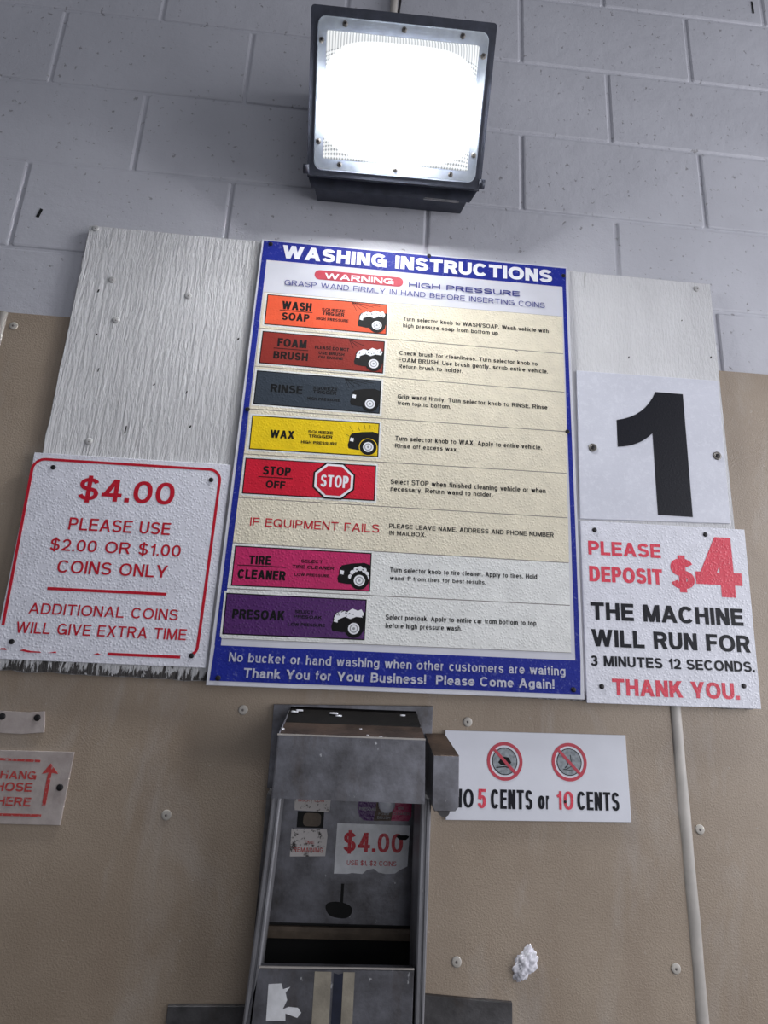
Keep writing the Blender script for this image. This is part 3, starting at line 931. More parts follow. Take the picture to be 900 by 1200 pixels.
BOUND = [(0.2925, 2.3339, 0.8690, 2.3386), (0.2925, 2.2568, 0.8693, 2.2573), (0.2923, 2.1784, 0.8697, 2.1772),
         (0.2915, 2.0938, 0.8705, 2.0974), (0.2908, 2.0084, 0.8690, 2.0163), (0.2900, 1.9286, 0.8690, 1.9330),
         (0.2895, 1.8493, 0.8685, 1.8519), (0.2890, 1.7724, 0.8680, 1.7782), (0.2885, 1.6912, 0.8675, 1.6989)]
mb = MB()
mb.prism([(BOUND[-1][0], BOUND[-1][1]), (BOUND[-1][2], BOUND[-1][3]), (BOUND[0][2], BOUND[0][3]), (BOUND[0][0], BOUND[0][1])], SH, SH - 0.0002)
mb.build('strip_channel', 'seamline', main)
LABEL = [None,
         ((0.2996, 2.2652), (0.5283, 2.2655), (0.5269, 2.3305), (0.2994, 2.3293)),
         ((0.2983, 2.1849), (0.5260, 2.1846), (0.5262, 2.2513), (0.2984, 2.2512)),
         ((0.2965, 2.1038), (0.5239, 2.1037), (0.5240, 2.1701), (0.2964, 2.1702)),
         ((0.2980, 2.0177), (0.5257, 2.0207), (0.5248, 2.0855), (0.2971, 2.0819)),
         ((0.2949, 1.9361), (0.5238, 1.9391), (0.5231, 2.0044), (0.2942, 2.0015)),
         None,
         ((0.2943, 1.7770), (0.5248, 1.7811), (0.5240, 1.8469), (0.2937, 1.8450)),
         ((0.2894, 1.6979), (0.5203, 1.7010), (0.5201, 1.7677), (0.2885, 1.7652))]
LCOL = [None, 'orange', 'rust', 'slate', 'yellow', 'red', None, 'magenta', 'purple']
BIG = {1: ['WASH', 'SOAP'], 2: ['FOAM', 'BRUSH'], 3: ['RINSE'], 4: ['WAX'], 5: ['STOP', 'OFF'], 7: ['TIRE', 'CLEANER'], 8: ['PRESOAK']}
SMALL = {1: ['SQUEEZE', 'TRIGGER', 'HIGH PRESSURE'], 2: ['PLEASE DO NOT', 'USE BRUSH', 'ON ENGINE'], 3: ['SQUEEZE', 'TRIGGER', 'HIGH PRESSURE'],
         4: ['SQUEEZE', 'TRIGGER', 'HIGH PRESSURE'], 7: ['SELECT', 'TIRE CLEANER', 'LOW PRESSURE'], 8: ['SELECT', 'PRESOAK ', 'LOW PRESSURE']}
PARA = {1: ['Turn selector knob to WASH/SOAP. Wash vehicle with', 'high pressure soap from bottom up.'],
        2: ['Check brush for cleanliness. Turn selector knob to', 'FOAM BRUSH. Use brush gently, scrub entire vehicle.', 'Return brush to holder.'],
        3: ['Grip wand firmly. Turn selector knob to RINSE. Rinse', 'from top to bottom.'],
        4: ['Turn selector knob to WAX. Apply to entire vehicle.', 'Rinse off excess wax.'],
        5: ['Select STOP when finished cleaning vehicle or when', 'necessary. Return wand to holder.'],
        6: ['PLEASE LEAVE NAME, ADDRESS AND PHONE NUMBER', 'IN MAILBOX.'],
        7: ['Turn selector knob to tire cleaner. Apply to tires. Hold', 'wand 1" from tires for best results.'],
        8: ['Select presoak. Apply to entire car from bottom to top', 'before high pressure wash.']}
RULE = {1: (0.3255, 0.3869, 2.2980), 2: (0.3219, 0.3853, 2.2182), 5: (0.3193, 0.3788, 1.9690), 7: (0.3017, 0.3823, 1.8128)}
YL = SH - 0.0008      # face of the colour labels


def car_picture(k, strip):
    """front half of a car with its wheel, a foamy or dark bonnet and spray above it"""
    (xa, za), (xb, zb), (xc, zc), (xd, zd) = LABEL[k]

    def P(u, v):
        a = (xa + (xb - xa) * u, za + (zb - za) * u)
        b = (xd + (xc - xd) * u, zd + (zc - zd) * u)
        return (a[0] + (b[0] - a[0]) * v, a[1] + (b[1] - a[1]) * v)
    m = MB()
    ww, hh = xb - xa, zd - za

    def poly(pts, lay):
        m.prism([P(u, v) for u, v in pts], YL, YL - 0.00012 * lay)
    dx, dv = (0.0, 0.0) if k != 4 else (0.0, 0.02)
    m.mi = 0
    poly([(0.757, 0.30), (0.765, 0.20), (0.83, 0.17), (0.985, 0.19), (0.992, 0.34), (0.992, 0.68), (0.95, 0.73), (0.86, 0.70),
          (0.785, 0.64), (0.768, 0.55), (0.766, 0.42)], 1)
    foamy = k in (1, 2, 8)
    if foamy:
        m.mi = 1
        poly([(0.772, 0.50), (0.79, 0.63), (0.83, 0.70), (0.865, 0.67), (0.90, 0.76), (0.94, 0.71), (0.965, 0.75), (0.985, 0.64), (0.975, 0.55),
              (0.93, 0.56), (0.89, 0.50), (0.85, 0.55), (0.80, 0.47)], 2)
        m.mi = 0
        rnd = random.Random(k)
        for _ in range(16):
            u, v = rnd.uniform(0.79, 0.975), rnd.uniform(0.55, 0.69)
            c = P(u, v)
            m.disc(c[0], c[1], 0.0009, YL - 0.0002, YL - 0.00036, 8)
    if k == 7:
        m.mi = 1
        for u, v in ((0.853, 0.36), (0.865, 0.47), (0.89, 0.55), (0.92, 0.58), (0.95, 0.54), (0.968, 0.45), (0.972, 0.35)):
            c = P(u, v)
            m.disc(c[0], c[1], 0.0042, YL, YL - 0.00024, 12)
        m.mi = 0
        for u, v in ((0.86, 0.42), (0.895, 0.55), (0.94, 0.55), (0.968, 0.40)):
            c = P(u, v)
            m.disc(c[0], c[1], 0.0012, YL, YL - 0.00030, 8)
    m.mi = 1
    poly([(0.772, 0.42), (0.80, 0.40), (0.803, 0.50), (0.777, 0.52)], 3)
    c = P(0.918, 0.27)
    if k == 4:
        m.mi = 3
        m.disc(c[0], c[1], 0.0165, YL, YL - 0.00036, 28)
    m.mi = 0
    m.disc(c[0], c[1], 0.0152, YL, YL - 0.00048, 28)
    m.mi = 1
    m.disc(c[0], c[1], 0.0094, YL, YL - 0.0006, 24)
    m.mi = 2
    m.ring(c[0], c[1], 0.0052, 0.0068, YL, YL - 0.0007, 20)
    m.disc(c[0], c[1], 0.0022, YL, YL - 0.0007, 10)
    m.mi = 0
    if k in (1, 2, 3):
        for i, (u, v) in enumerate(((0.745, 0.70), (0.785, 0.74), (0.835, 0.80), (0.885, 0.86), (0.94, 0.90))[:5 if k != 2 else 3]):
            m.strip([P(0.705, 0.96), P(u, v)], 0.0009, YL, YL - 0.0001)
    if k == 4:
        for u0, v0, u1, v1 in ((0.735, 0.62, 0.765, 0.56), (0.765, 0.86, 0.795, 0.70), (0.83, 0.88, 0.845, 0.74), (0.88, 0.92, 0.89, 0.78),
                               (0.925, 0.93, 0.928, 0.80), (0.965, 0.94, 0.962, 0.80)):
            m.strip([P(u0, v0), P(u1, v1)], 0.0007, YL, YL - 0.0001)
    return m.build('car_picture', ['black_ink', 'white_ink', 'grey_ink', 'yellow'], strip)


NAMES = {1: 'orange WASH SOAP strip', 2: 'rust red FOAM BRUSH strip', 3: 'dark slate RINSE strip', 4: 'yellow WAX strip', 5: 'red STOP OFF strip',
         6: 'cream IF EQUIPMENT FAILS strip', 7: 'magenta TIRE CLEANER strip', 8: 'purple PRESOAK strip'}
for k in range(1, 9):
    a, b = BOUND[k - 1], BOUND[k]
    mb = MB()
    g = 0.0007
    mb.prism([(b[0], b[1] + g), (b[2], b[3] + g), (a[2], a[3] - g), (a[0], a[1] - g)], SH - 0.0002, SH - 0.0005)
    strip = mb.build('instruction_strip', 'cream' if k < 7 else 'white_strip', main)
    strip['label'] = NAMES[k]
    lettering('r%d' % k, PARA[k], strip, 'black_ink', SH - 0.0008, 'instruction_text', 0.18)
    if k == 6:
        lettering('r6', ['IF EQUIPMENT FAILS'], strip, 'red_ink', SH - 0.0008, 'heading_lettering', 0.15)
        continue
    L = LABEL[k]
    mb = MB()
    mb.prism(inset(L, -0.0032), SH - 0.0005, SH - 0.0006)
    mb.mi = 1
    mb.prism(list(L), SH - 0.0006, SH - 0.0007)
    mb.mi = 2
    mb.prism(inset(L, 0.0019), SH - 0.0007, YL)
    mb.build('colour_label', ['white_strip', 'black_ink', LCOL[k]], strip)
    mb = MB()
    for w, t, x0, x1, z, cap in TEXTS:
        if w == 'r%d' % k and t in BIG[k]:
            letter(mb, t, x0, x1, z, cap, YL - 0.0002, 0.24, SLOPE[w])
    if k in RULE:
        x0, x1, z = RULE[k]
        s = SLOPE['r%d' % k] * (x1 - x0) / 2
        mb.prism([(x0, z - s - 0.0007), (x1, z + s - 0.0007), (x1, z + s + 0.0007), (x0, z - s + 0.0007)], YL, YL - 0.0002)
    mb.build('label_lettering', 'black_ink', strip)
    if k in SMALL:
        lettering('r%d' % k, SMALL[k], strip, 'black_ink', YL - 0.0002, 'small_lettering', 0.24)
        car_picture(k, strip)
    else:
        cx, cz = 0.4506, 1.9705
        mb = MB()
        for i, (r, m) in enumerate(((0.0368, 0), (0.0338, 1), (0.0295, 2))):
            mb.mi = m
            o = [(cx + r * 1.075 * math.cos(math.radians(22.5 + 45 * q)), cz + r * 0.98 * math.sin(math.radians(22.5 + 45 * q))) for q in range(8)]
            mb.prism(o, YL, YL - 0.0002 - 0.0002 * i)
        mb.mi = 1
        for w, t, x0, x1, z, cap in TEXTS:
            if t == 'STOP ':
                letter(mb, 'STOP', x0, x1, z, cap, YL - 0.0008, 0.18, 0.01)
        mb.build('stop_emblem', ['black_ink', 'white_ink', 'red'], strip)
mb = MB()
mb.prism([(0.7170, 2.2120), (0.7190, 2.2140), (0.7220, 2.2155), (0.7212, 2.2110), (0.7195, 2.2075), (0.7185, 2.2095)], SH - 0.0004, SH - 0.0009)
mb.prism([(0.7730, 2.2555), (0.7770, 2.2570), (0.7810, 2.2545), (0.7770, 2.2550)], SH - 0.0004, SH - 0.0009)
mb.build('dirt_speck', 'seamline', main)['kind'] = 'stuff'
for x, z in ((0.2949, 2.4399), (0.874, 2.4309), (0.6035, 2.4472), (0.2879, 2.0926), (0.8725, 2.0976), (0.8697, 1.6399), (0.2913, 1.6299)):
    screw(main, x, z, SH - 0.0003, 0.0042)

# ------------------------------------------------------------------ price sign on the left
PF = -0.0200
price = thing('price_sign', (0.1, BOARD, 1.6427), 'white $4.00 sign with red rounded border and red lettering about coins, at left', 'sign')
mb = MB()
mb.prism([(-0.0600, 1.6417), (0.2690, 1.6442), (0.2698, 1.9880), (-0.0625, 1.9850)], BOARD - 0.0003, PF, 0.0006)
mb.build('sign_panel', 'sign_white', price)
mb = MB()
yb = PF - 0.0004


def arc(cx, cz, r, a0, a1, n=8):
    return [(cx + r * math.cos(math.radians(a0 + (a1 - a0) * i / n)), cz + r * math.sin(math.radians(a0 + (a1 - a0) * i / n))) for i in range(n + 1)]


path = [(-0.0545, 1.694)] + arc(-0.0410, 1.9545, 0.0195, 180, 90) + arc(0.2345, 1.9572, 0.0195, 90, 0) + \
       [(0.2535, 1.85), (0.2525, 1.70)] + arc(0.2385, 1.676, 0.0135, 0, -55, 4)
mb.strip(path, 0.0046, PF, yb)
mb.strip([(0.1138, 1.6580), (0.2270, 1.6590)], 0.0045, PF, yb)
mb.prism([(-0.0218, 1.6564), (-0.008, 1.6540), (0.0116, 1.6545), (0.010, 1.6562), (-0.004, 1.6564), (-0.016, 1.6585)], PF, yb)
mb.prism([(0.0212, 1.6550), (0.0352, 1.6553), (0.0335, 1.6578), (0.027, 1.6560)], PF, yb)
mb.prism([(0.0920, 1.6560), (0.1041, 1.6562), (0.098, 1.6588)], PF, yb)
mb.prism([(-0.0514, 1.6560), (-0.0410, 1.6560), (-0.044, 1.6590), (-0.050, 1.6585)], PF, yb)
mb.strip([(0.0025, 1.7556), (0.1916, 1.7574)], 0.0048, PF, yb)
mb.build('red_border', 'red_ink', price)
lettering('price', ['$4.00'], price, 'red_ink', yb, 'price_lettering', 0.19, None, True)
lettering('price', ['PLEASE USE', '$2.00 OR $1.00', 'COINS ONLY'], price, 'red_ink', yb, 'lettering', 0.165, None, True)
lettering('price', ['ADDITIONAL COINS', 'WILL GIVE EXTRA TIME'], price, 'red_ink', yb, 'lettering', 0.15, None, True)
for x, z in ((-0.0264, 1.9605), (0.2395, 1.958), (-0.0361, 1.6691), (0.2445, 1.6621)):
    screw(price, x, z, PF, 0.0042)

# ------------------------------------------------------------------ bay number plate and deposit sign on the right
OF = -0.0200
one = thing('number_sign', (1.035, BOARD, 1.94), 'white square sign with a large black figure 1, above the deposit sign', 'sign')
mb = MB()
mb.prism([(0.8929, 1.9345), (1.1740, 1.9448), (1.1774, 2.2307), (0.8963, 2.2270)], BOARD - 0.0003, OF, 0.0005)
mb.build('sign_panel', 'plate_face', one)


def bez(a, b, c, n=8):
    return [tuple((1 - t) ** 2 * a[i] + 2 * t * (1 - t) * b[i] + t * t * c[i] for i in (0, 1)) for t in (q / n for q in range(n + 1))]


fig = [(1.1034, 2.1955), (1.1028, 1.9518), (1.0375, 1.9515), (1.0378, 2.1100)]
fig += bez((1.0378, 2.1100), (1.0110, 2.0810), (0.9690, 2.0772))[1:]
fig += bez((0.9695, 2.1310), (1.0255, 2.1420), (1.0489, 2.1955))
mb = MB()
mb.prism(list(reversed(fig)), OF, OF - 0.0005)
mb.build('figure_one', 'dark_ink', one)
for x, z in ((0.9211, 2.0716), (1.1604, 2.0743)):
    screw(one, x, z, OF, 0.0042, washer=True)

dep = thing('deposit_sign', (1.045, BOARD, 1.622), 'white PLEASE DEPOSIT $4 sign in red and black, under the figure 1 sign', 'sign')
mb = MB()
mb.prism([(0.8937, 1.6200), (1.1952, 1.6240), (1.1990, 1.9351), (0.8928, 1.9310)], BOARD - 0.0003, OF, 0.0005)
mb.build('sign_panel', 'sign_white', dep)
yb = OF - 0.0004
lettering('dep', ['PLEASE', 'DEPOSIT', 'THANK YOU.'], dep, 'pink_red_ink', yb, 'red_lettering', 0.24, None, True)
lettering('dep', ['$', '4'], dep, 'pink_red_ink', yb, 'price_lettering', 0.24, None, True)
lettering('dep', ['THE MACHINE', 'WILL RUN FOR'], dep, 'dark_ink', yb, 'black_lettering', 0.24, None, True)
lettering('dep', ['3 MINUTES 12 SECONDS.'], dep, 'dark_ink', yb, 'black_lettering', 0.22, None, True)
for x, z in ((0.9183, 1.9153), (1.1236, 1.9207), (0.9198, 1.6473), (1.1681, 1.6601)):
    screw(dep, x, z, OF, 0.0042)

# ------------------------------------------------------------------ no small coins sign
NF = -0.0100
noc = thing('coin_notice', (0.81, FRONT, 1.437), 'white strip sign NO 5 CENTS or 10 CENTS with two crossed out coins', 'sign')
mb = MB()
mb.prism([(0.6640, 1.4335), (0.9641, 1.4400), (0.9613, 1.5712), (0.6600, 1.5660)], FRONT - 0.0001, NF, 0.0005)
mb.build('sign_panel', 'sign_white_clean', noc)
yb = NF - 0.0004
for cx, cz, coin in ((0.7581, 1.5232, 0), (0.8646, 1.5262, 1)):
    mb = MB()
    mb.disc(cx, cz, 0.0208, NF, NF - 0.0002, 30)
    mb.mi = 1
    mb.ring(cx, cz, 0.0196, 0.0208, NF, NF - 0.0003, 30)
    if coin:
        mb.strip([(cx - 0.008, cz + 0.010), (cx - 0.002, cz - 0.004), (cx - 0.007, cz - 0.009)], 0.0012, NF, NF - 0.0003)
        mb.strip([(cx + 0.002, cz + 0.011), (cx + 0.004, cz - 0.006), (cx - 0.006, cz - 0.012)], 0.0010, NF, NF - 0.0003)
        mb.strip([(cx - 0.010, cz - 0.011), (cx + 0.006, cz - 0.013)], 0.0010, NF, NF - 0.0003)
    else:
        mb.prism([(cx - 0.011, cz - 0.002), (cx - 0.004, cz + 0.007), (cx + 0.006, cz + 0.006), (cx + 0.011, cz - 0.002), (cx + 0.004, cz - 0.006), (cx - 0.006, cz - 0.006)], NF, NF - 0.0003)
        mb.strip([(cx - 0.014, cz - 0.010), (cx, cz - 0.008), (cx + 0.013, cz - 0.011)], 0.0016, NF, NF - 0.0003)
    mb.mi = 2
    mb.ring(cx, cz, 0.0242, 0.0292, NF, yb, 40)
    d = 0.0262 * math.sqrt(0.5)
    mb.strip([(cx - d, cz + d), (cx + d, cz - d)], 0.0046, NF, yb - 0.0001)
    mb.build('crossed_coin_picture', ['coin_grey', 'black_ink', 'badge_red'], noc)
lettering('nocoin', ['NO', 'CENTS', 'or'], noc, 'dark_ink', yb, 'black_lettering', 0.17, None, True)
lettering('nocoin', ['5', '10'], noc, 'pink_red_ink', yb, 'red_lettering', 0.18, None, True)
mb = MB()
mb.disc(0.8562, 1.4668, 0.0022, NF - 0.0004, NF - 0.001, 12, 0.0006)
mb.build('screw', 'screw', noc)

# ------------------------------------------------------------------ hose sign and the blank plate above it
HF = -0.0095
hose = thing('hose_sign', (0.0, FRONT, 1.407), 'faded HANG HOSE HERE sign with a red arrow, cut off by the left edge', 'sign')
mb = MB()
mb.prism([(-0.1150, 1.4045), (0.0812, 1.4065), (0.0838, 1.5092), (-0.1150, 1.5060)], FRONT - 0.0001, HF, 0.0005)
mb.build('sign_panel', 'hose_face', hose)
yb = HF - 0.0004
mb = MB()
mb.strip([(-0.1000, 1.4955), (0.0362, 1.4945)], 0.0034, HF, yb)
mb.strip([(-0.1000, 1.4175), (0.0519, 1.4190)], 0.0034, HF, yb)
mb.build('red_border', 'hose_red', hose)
lettering('hose', ['HANG', 'HOSE', 'HERE'], hose, 'hose_red', yb, 'lettering', 0.22, None, True)
mb = MB()
mb.prism([(0.0500, 1.4325), (0.0556, 1.4325), (0.0562, 1.4785), (0.0660, 1.4775), (0.0525, 1.4918), (0.0420, 1.4768), (0.0508, 1.4782)], HF, yb)
mb.build('arrow', 'hose_red', hose)
screw(hose, 0.0721, 1.4587, HF, 0.0050)
plate = thing('blank_plate', (-0.02, FRONT, 1.532), 'small blank weathered plate above the hose sign, at the left edge', 'plate')
mb = MB()
mb.prism([(-0.0900, 1.5310), (-0.0306, 1.5322), (0.0010, 1.5318), (0.0332, 1.5355), (0.0320, 1.5480), (0.0284, 1.5665), (0.0050, 1.5640), (-0.0900, 1.5650)], FRONT - 0.0001, -0.0095, 0.0005)
mb.build('plate_body', 'hose_face', plate)
for x, z in ((0.0198, 1.5568), (-0.0327, 1.5564)):
    screw(plate, x, z, -0.0095, 0.0050)

# ------------------------------------------------------------------ coin box
box = thing('coin_box', (0.51, FRONT, 1.0), 'weathered steel coin box with a hood, sunk in the wall under the large sign', 'coin box')
RF = -0.075                       # face of the side rails
LX = lambda z: 0.3968 - max(0.0, 1.4545 - z) * 0.044       # outer line of the left rail


# frame flange around the recess, behind the hood
mb = MB()
mb.prism([(0.3830, 1.470), (0.6375, 1.470), (0.6385, 1.6025), (0.3815, 1.5935)], FRONT, -0.0125, 0.0005)
mb.build('mounting_flange', 'steel', box)
# recess: back plate, side and top linings, trough
mb = MB()
mb.box(0.392, 0.6265, 0.024, 0.020, 1.2765, 1.53)
face = mb.build('face_plate', 'steel', box)
mb = MB()
mb.box(0.388, 0.3995, 0.066, -0.060, 1.02, 1.47)
mb.box(0.6195, 0.6285, 0.066, -0.060, 1.02, 1.47)
mb.box(0.388, 0.3995, 0.066, -0.010, 1.47, 1.53)
mb.box(0.6195, 0.634, 0.066, -0.010, 1.47, 1.53)
mb.box(0.388, 0.634, 0.066, -0.010, 1.53, 1.545)
mb.build('recess_lining', 'grime', box)
mb = MB()
mb.loft([[(x, y, z) for y, z in ((0.022, 1.2725), (0.014, 1.2735), (0.010, 1.2690), (0.011, 1.2590), (0.022, 1.2560))] for x in (0.3998, 0.6185)])
mb.build('ledge_bar', 'tan_bar', box)
mb = MB()
mb.box(0.3998, 0.6185, 0.028, 0.021, 1.18, 1.2775)
mb.box(0.3998, 0.6185, 0.021, -0.060, 1.182, 1.190)
mb.build('coin_cup', 'dark_void', box)
# side rails
for side in (0, 1):
    mb = MB()
    loops = []
    for z in (0.98, 1.10, 1.19, 1.26, 1.39, 1.475):
        if side == 0:
            a, b = LX(z), LX(z) + 0.0139
        else:
            a, b = 0.6150 + max(0, 1.3161 - z) * 0.008, 0.6303 - max(0, 1.4116 - z) * 0.006
        loops.append([(a, 0.0, z), (a, RF + 0.002, z), (a + 0.002, RF, z), (a + 0.0055, RF, z), (a + 0.0065, RF + 0.0025, z),
                      (a + 0.0085, RF + 0.0025, z), (a + 0.0095, RF, z), (b - 0.002, RF, z), (b, RF + 0.002, z), (b, 0.0, z)])
    mb.loft(loops)
    mb.build('side_rail', 'rail', box)
# hood
def sheet(mb, outer, th):
    """a bent plate: quad given as four 3D corners, thickened along its normal"""
    p = [Vector(q) for q in outer]
    nrm = (p[1] - p[0]).cross(p[3] - p[0]).normalized() * th
    mb.loft([[tuple(q) for q in p], [tuple(q + nrm) for q in p]])


mb = MB()
HB, HT, HY = 1.4730, 1.5585, -0.100
sheet(mb, [(0.3985, HY, HB), (0.6170, HY, HB), (0.6145, HY, HT + 0.002), (0.4000, HY, HT)], -0.002)
mb.build('hood_front', 'steel', box)
mb = MB()
sheet(mb, [(0.4000, HY, HT), (0.6145, HY, HT + 0.002), (0.6140, -0.058, 1.5730), (0.4042, -0.058, 1.5712)], -0.002)
mb.build('hood_top', 'rusty', box)
mb = MB()
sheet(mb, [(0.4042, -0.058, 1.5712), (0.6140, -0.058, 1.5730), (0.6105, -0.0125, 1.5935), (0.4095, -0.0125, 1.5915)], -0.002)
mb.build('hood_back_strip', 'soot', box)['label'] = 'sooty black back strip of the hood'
for xf, xb, s in ((0.3985, 0.4080, -1), (0.6165, 0.6135, 1)):
    mb = MB()
    pr = [(xf, HY, HB), (xf + (0.0015 if s < 0 else -0.002), HY, HT), (xb, -0.0125, 1.5890), (xb, -0.0125, 1.4900)]
    sheet(mb, pr, 0.002 * s)
    mb.build('hood_cheek', 'steel', box)
mb = MB()
mb.strip([(0.3990, HT - 0.0005), (0.6150, HT + 0.0015)], 0.0022, HY + 0.0005, HY - 0.0004)
mb.build('hood_edge', 'caulk', box)
mb = MB()
for x, z, r in ((0.405, 1.5635, 0.0016), (0.52, 1.567, 0.0014), (0.53, 1.5605, 0.0016), (0.549, 1.5595, 0.0018), (0.4165, 1.584, 0.004), (0.424, 1.586, 0.004),
                (0.478, 1.584, 0.005), (0.486, 1.5815, 0.0035), (0.588, 1.586, 0.003)):
    y = HY + (z - HT) / 0.0135 * 0.042 if z < 1.572 else -0.058 + (z - 1.572) / 0.0205 * 0.0455
    mb.loft([[(x + r * math.cos(a) * 1.4, y + r * math.sin(a) * 0.7, z + dz + r * 0.3) for a in [q * math.pi / 4 for q in range(8)]] for dz in (-0.001, 0.0012)])
mb.build('paint_drips', 'white_ink', box)['kind'] = 'stuff'
# lock housing beside the hood
mb = MB()
fr = [(0.6275, 1.4700), (0.6310, 1.4640), (0.6615, 1.4650), (0.6660, 1.4710), (0.6655, 1.5395), (0.6275, 1.5390)]
bk = [(0.6270, 1.4800), (0.6300, 1.4750), (0.6570, 1.4760), (0.6590, 1.4820), (0.6585, 1.5610), (0.6270, 1.5600)]
mid = [(x + (0.0008 if x < 0.645 else -0.0008), z + (0.0008 if z < 1.5 else -0.0008)) for x, z in fr]
mb.mi = 0
rows = mb.loft([[(x, -0.0125, z) for x, z in bk], [(x, -0.099, z) for x, z in fr], [(x, -0.100, z) for x, z in mid]])
mb.bm.faces.ensure_lookup_table()
for f in mb.bm.faces:
    if f.calc_center_median().z > 1.535:
        f.material_index = 1
mb.build('lock_housing', ['steel', 'rusty'], box)
mb = MB()
mb.disc(0.6460, 1.4640, 0.0085, -0.050, -0.094, 16)
mb.build('lock_stud', 'grime', box)
# the face plate's fittings (sub-parts of the plate)
FY = 0.020
mb = MB()
mb.box(0.4318, 0.4736, FY, FY - 0.0006, 1.4085, 1.4321)
mb.mi = 1
mb.prism(rounded(0.4414, 0.4693, 1.4109, 1.4301, 0.006), FY - 0.0006, FY - 0.0010)
mb.build('display_window', ['dark_void', 'tan_bar'], face)
mb = MB()
mb.prism([(0.4262, 1.4335), (0.4821, 1.4321), (0.4828, 1.4576), (0.4252, 1.4557)], FY, FY - 0.0004)
st = mb.build('worn_sticker', 'old_sticker', face)
mb = MB()
mb.prism([(0.4250, 1.3670), (0.4799, 1.3690), (0.4814, 1.3979), (0.4794, 1.4070), (0.4239, 1.4067)], FY, FY - 0.0004)
st2 = mb.build('worn_sticker', 'old_sticker', face)
lettering('coin', ['TIME', 'REMAINING', 'INSERT COIN'], face, 'hose_red', FY - 0.0007, 'sticker_lettering', 0.15, 0.004, True)
mb = MB()
torn = [(0.6123, 1.4169), (0.4956, 1.4167), (0.4951, 1.3452), (0.5165, 1.3454), (0.5233, 1.3468), (0.5396, 1.3459), (0.5464, 1.3516), (0.5570, 1.3536),
        (0.5647, 1.3487), (0.5762, 1.3468), (0.5907, 1.3478), (0.5994, 1.3536), (0.6100, 1.3584)]
mb.prism(torn, FY, FY - 0.0005)
mb.build('price_sticker', 'price_sticker', face)
lettering('coin', ['$4.00'], face, 'red_ink', FY - 0.0009, 'price_lettering', 0.2)
lettering('coin', ['USE $1, $2 COINS'], face, 'red_ink', FY - 0.0009, 'price_lettering', 0.14)
mb = MB()
blob = [(0.6008 + 0.009 * math.cos(a) * (1 + 0.25 * math.sin(3 * a)), 1.3993 + 0.0045 * math.sin(a) * (1 + 0.3 * math.cos(2 * a))) for a in [q * math.pi / 7 for q in range(14)]]
mb.prism(blob, FY - 0.0005, FY - 0.0012)
mb.build('dark_smudge', 'dark_void', face)
mb = MB()
mb.mi = 0
mb.prism([(0.5531, 1.4219), (0.5570, 1.4547), (0.5281, 1.4547), (0.5266, 1.4383), (0.5300, 1.4277), (0.5377, 1.4219)], FY, FY - 0.0005)
mb.mi = 1
mb.prism([(0.5531, 1.4219), (0.5811, 1.4229), (0.5859, 1.4557), (0.5570, 1.4547)], FY, FY - 0.0005)
mb.mi = 2
mb.prism([(0.5811, 1.4229), (0.6090, 1.4234), (0.6133, 1.4287), (0.6138, 1.4557), (0.5859, 1.4557)], FY, FY - 0.0005)
mb.build('dial_plate', ['purple', 'rusty', 'magenta'], face)
lettering('coin', ['PRESOAK', 'FOAM', 'BRUSH', 'TIRE', 'CLEANER'], face, 'grey_ink', FY - 0.0008, 'dial_lettering', 0.18, None, True)
mb = MB()
mb.disc(0.5726, 1.4480, 0.0135, FY - 0.0005, FY - 0.006, 24, 0.004)
mb.build('selector_knob', 'knob', face, True)
mb = MB()
mb.box(0.5079, 0.5122, FY, FY - 0.0008, 1.2977, 1.3314)
mb.build('coin_slot', 'dark_void', face)
mb = MB()
cup = []
for q in range(24):
    a = 2 * math.pi * q / 24
    cup.append((0.5064 + 0.0205 * math.cos(a) * (1 + 0.06 * math.sin(3 * a)), 1.2953 + 0.0120 * math.sin(a) * (1 + 0.10 * math.cos(2 * a)) - 0.10 * 0.02 * math.cos(a)))
mb.prism(cup, FY, FY - 0.0009)
mb.build('return_cup', 'dark_void', face)
# lower door with tape remains
mb = MB()
mb.prism([(0.3844, 0.9800), (0.6126, 0.9800), (0.6126, 1.2574), (0.4005, 1.2564), (0.3887, 1.1923)], RF + 0.014, RF, 0.0012)
mb.build('lower_door', 'steel', box)
mb = MB()
mb.strip([(0.4007, 1.2576), (0.6126, 1.2588)], 0.0018, RF + 0.001, RF - 0.0012)
mb.build('door_lip', 'caulk', box)
for a, b, c, d, m in ((0.4762, 0.4990, 0.4785, 0.5033, 'tape'), (0.5152, 0.5310, 0.5181, 0.5324, 'tape'), (0.5024, 0.5152, 0.5033, 0.5181, 'dark_blue_tape')):
    mb = MB()
    top = 1.2535 if m == 'tape' else 1.2521
    mb.prism([(c, 0.98), (d, 0.98), (b, top), ((a + b) / 2, top - 0.0015 * (m != 'tape')), (a, top)], RF, RF - 0.0004 if m == 'tape' else RF - 0.0003)
    mb.build('tape_strip', m, box)['label'] = 'dark blue strip' if m != 'tape' else 'dirty beige tape strip'
mb = MB()
mb.prism([(0.4159, 1.1955), (0.4417, 1.1962), (0.4408, 1.2044), (0.4570, 1.1996), (0.4618, 1.2053), (0.4570, 1.2110), (0.4446, 1.2120), (0.4369, 1.2091), (0.4417, 1.2196),
          (0.4389, 1.2282), (0.4446, 1.2349), (0.4350, 1.2321), (0.4322, 1.2387), (0.4151, 1.2377)], RF, RF - 0.0004)
mb.build('torn_sticker', 'price_sticker', box)
# base plates either side of the lower door
for x0, x1, z1a, z1b in ((0.2723, 0.3805, 1.1810, 1.1826), (0.6385, 0.7686, 1.2000, 1.1922)):
    mb = MB()
    mb.prism([(x0, 1.0), (x1, 1.0), (x1, z1b), (x0, z1a)], FRONT - 0.0001, -0.0125, 0.0008)
    mb.build('base_plate', 'grime', box)

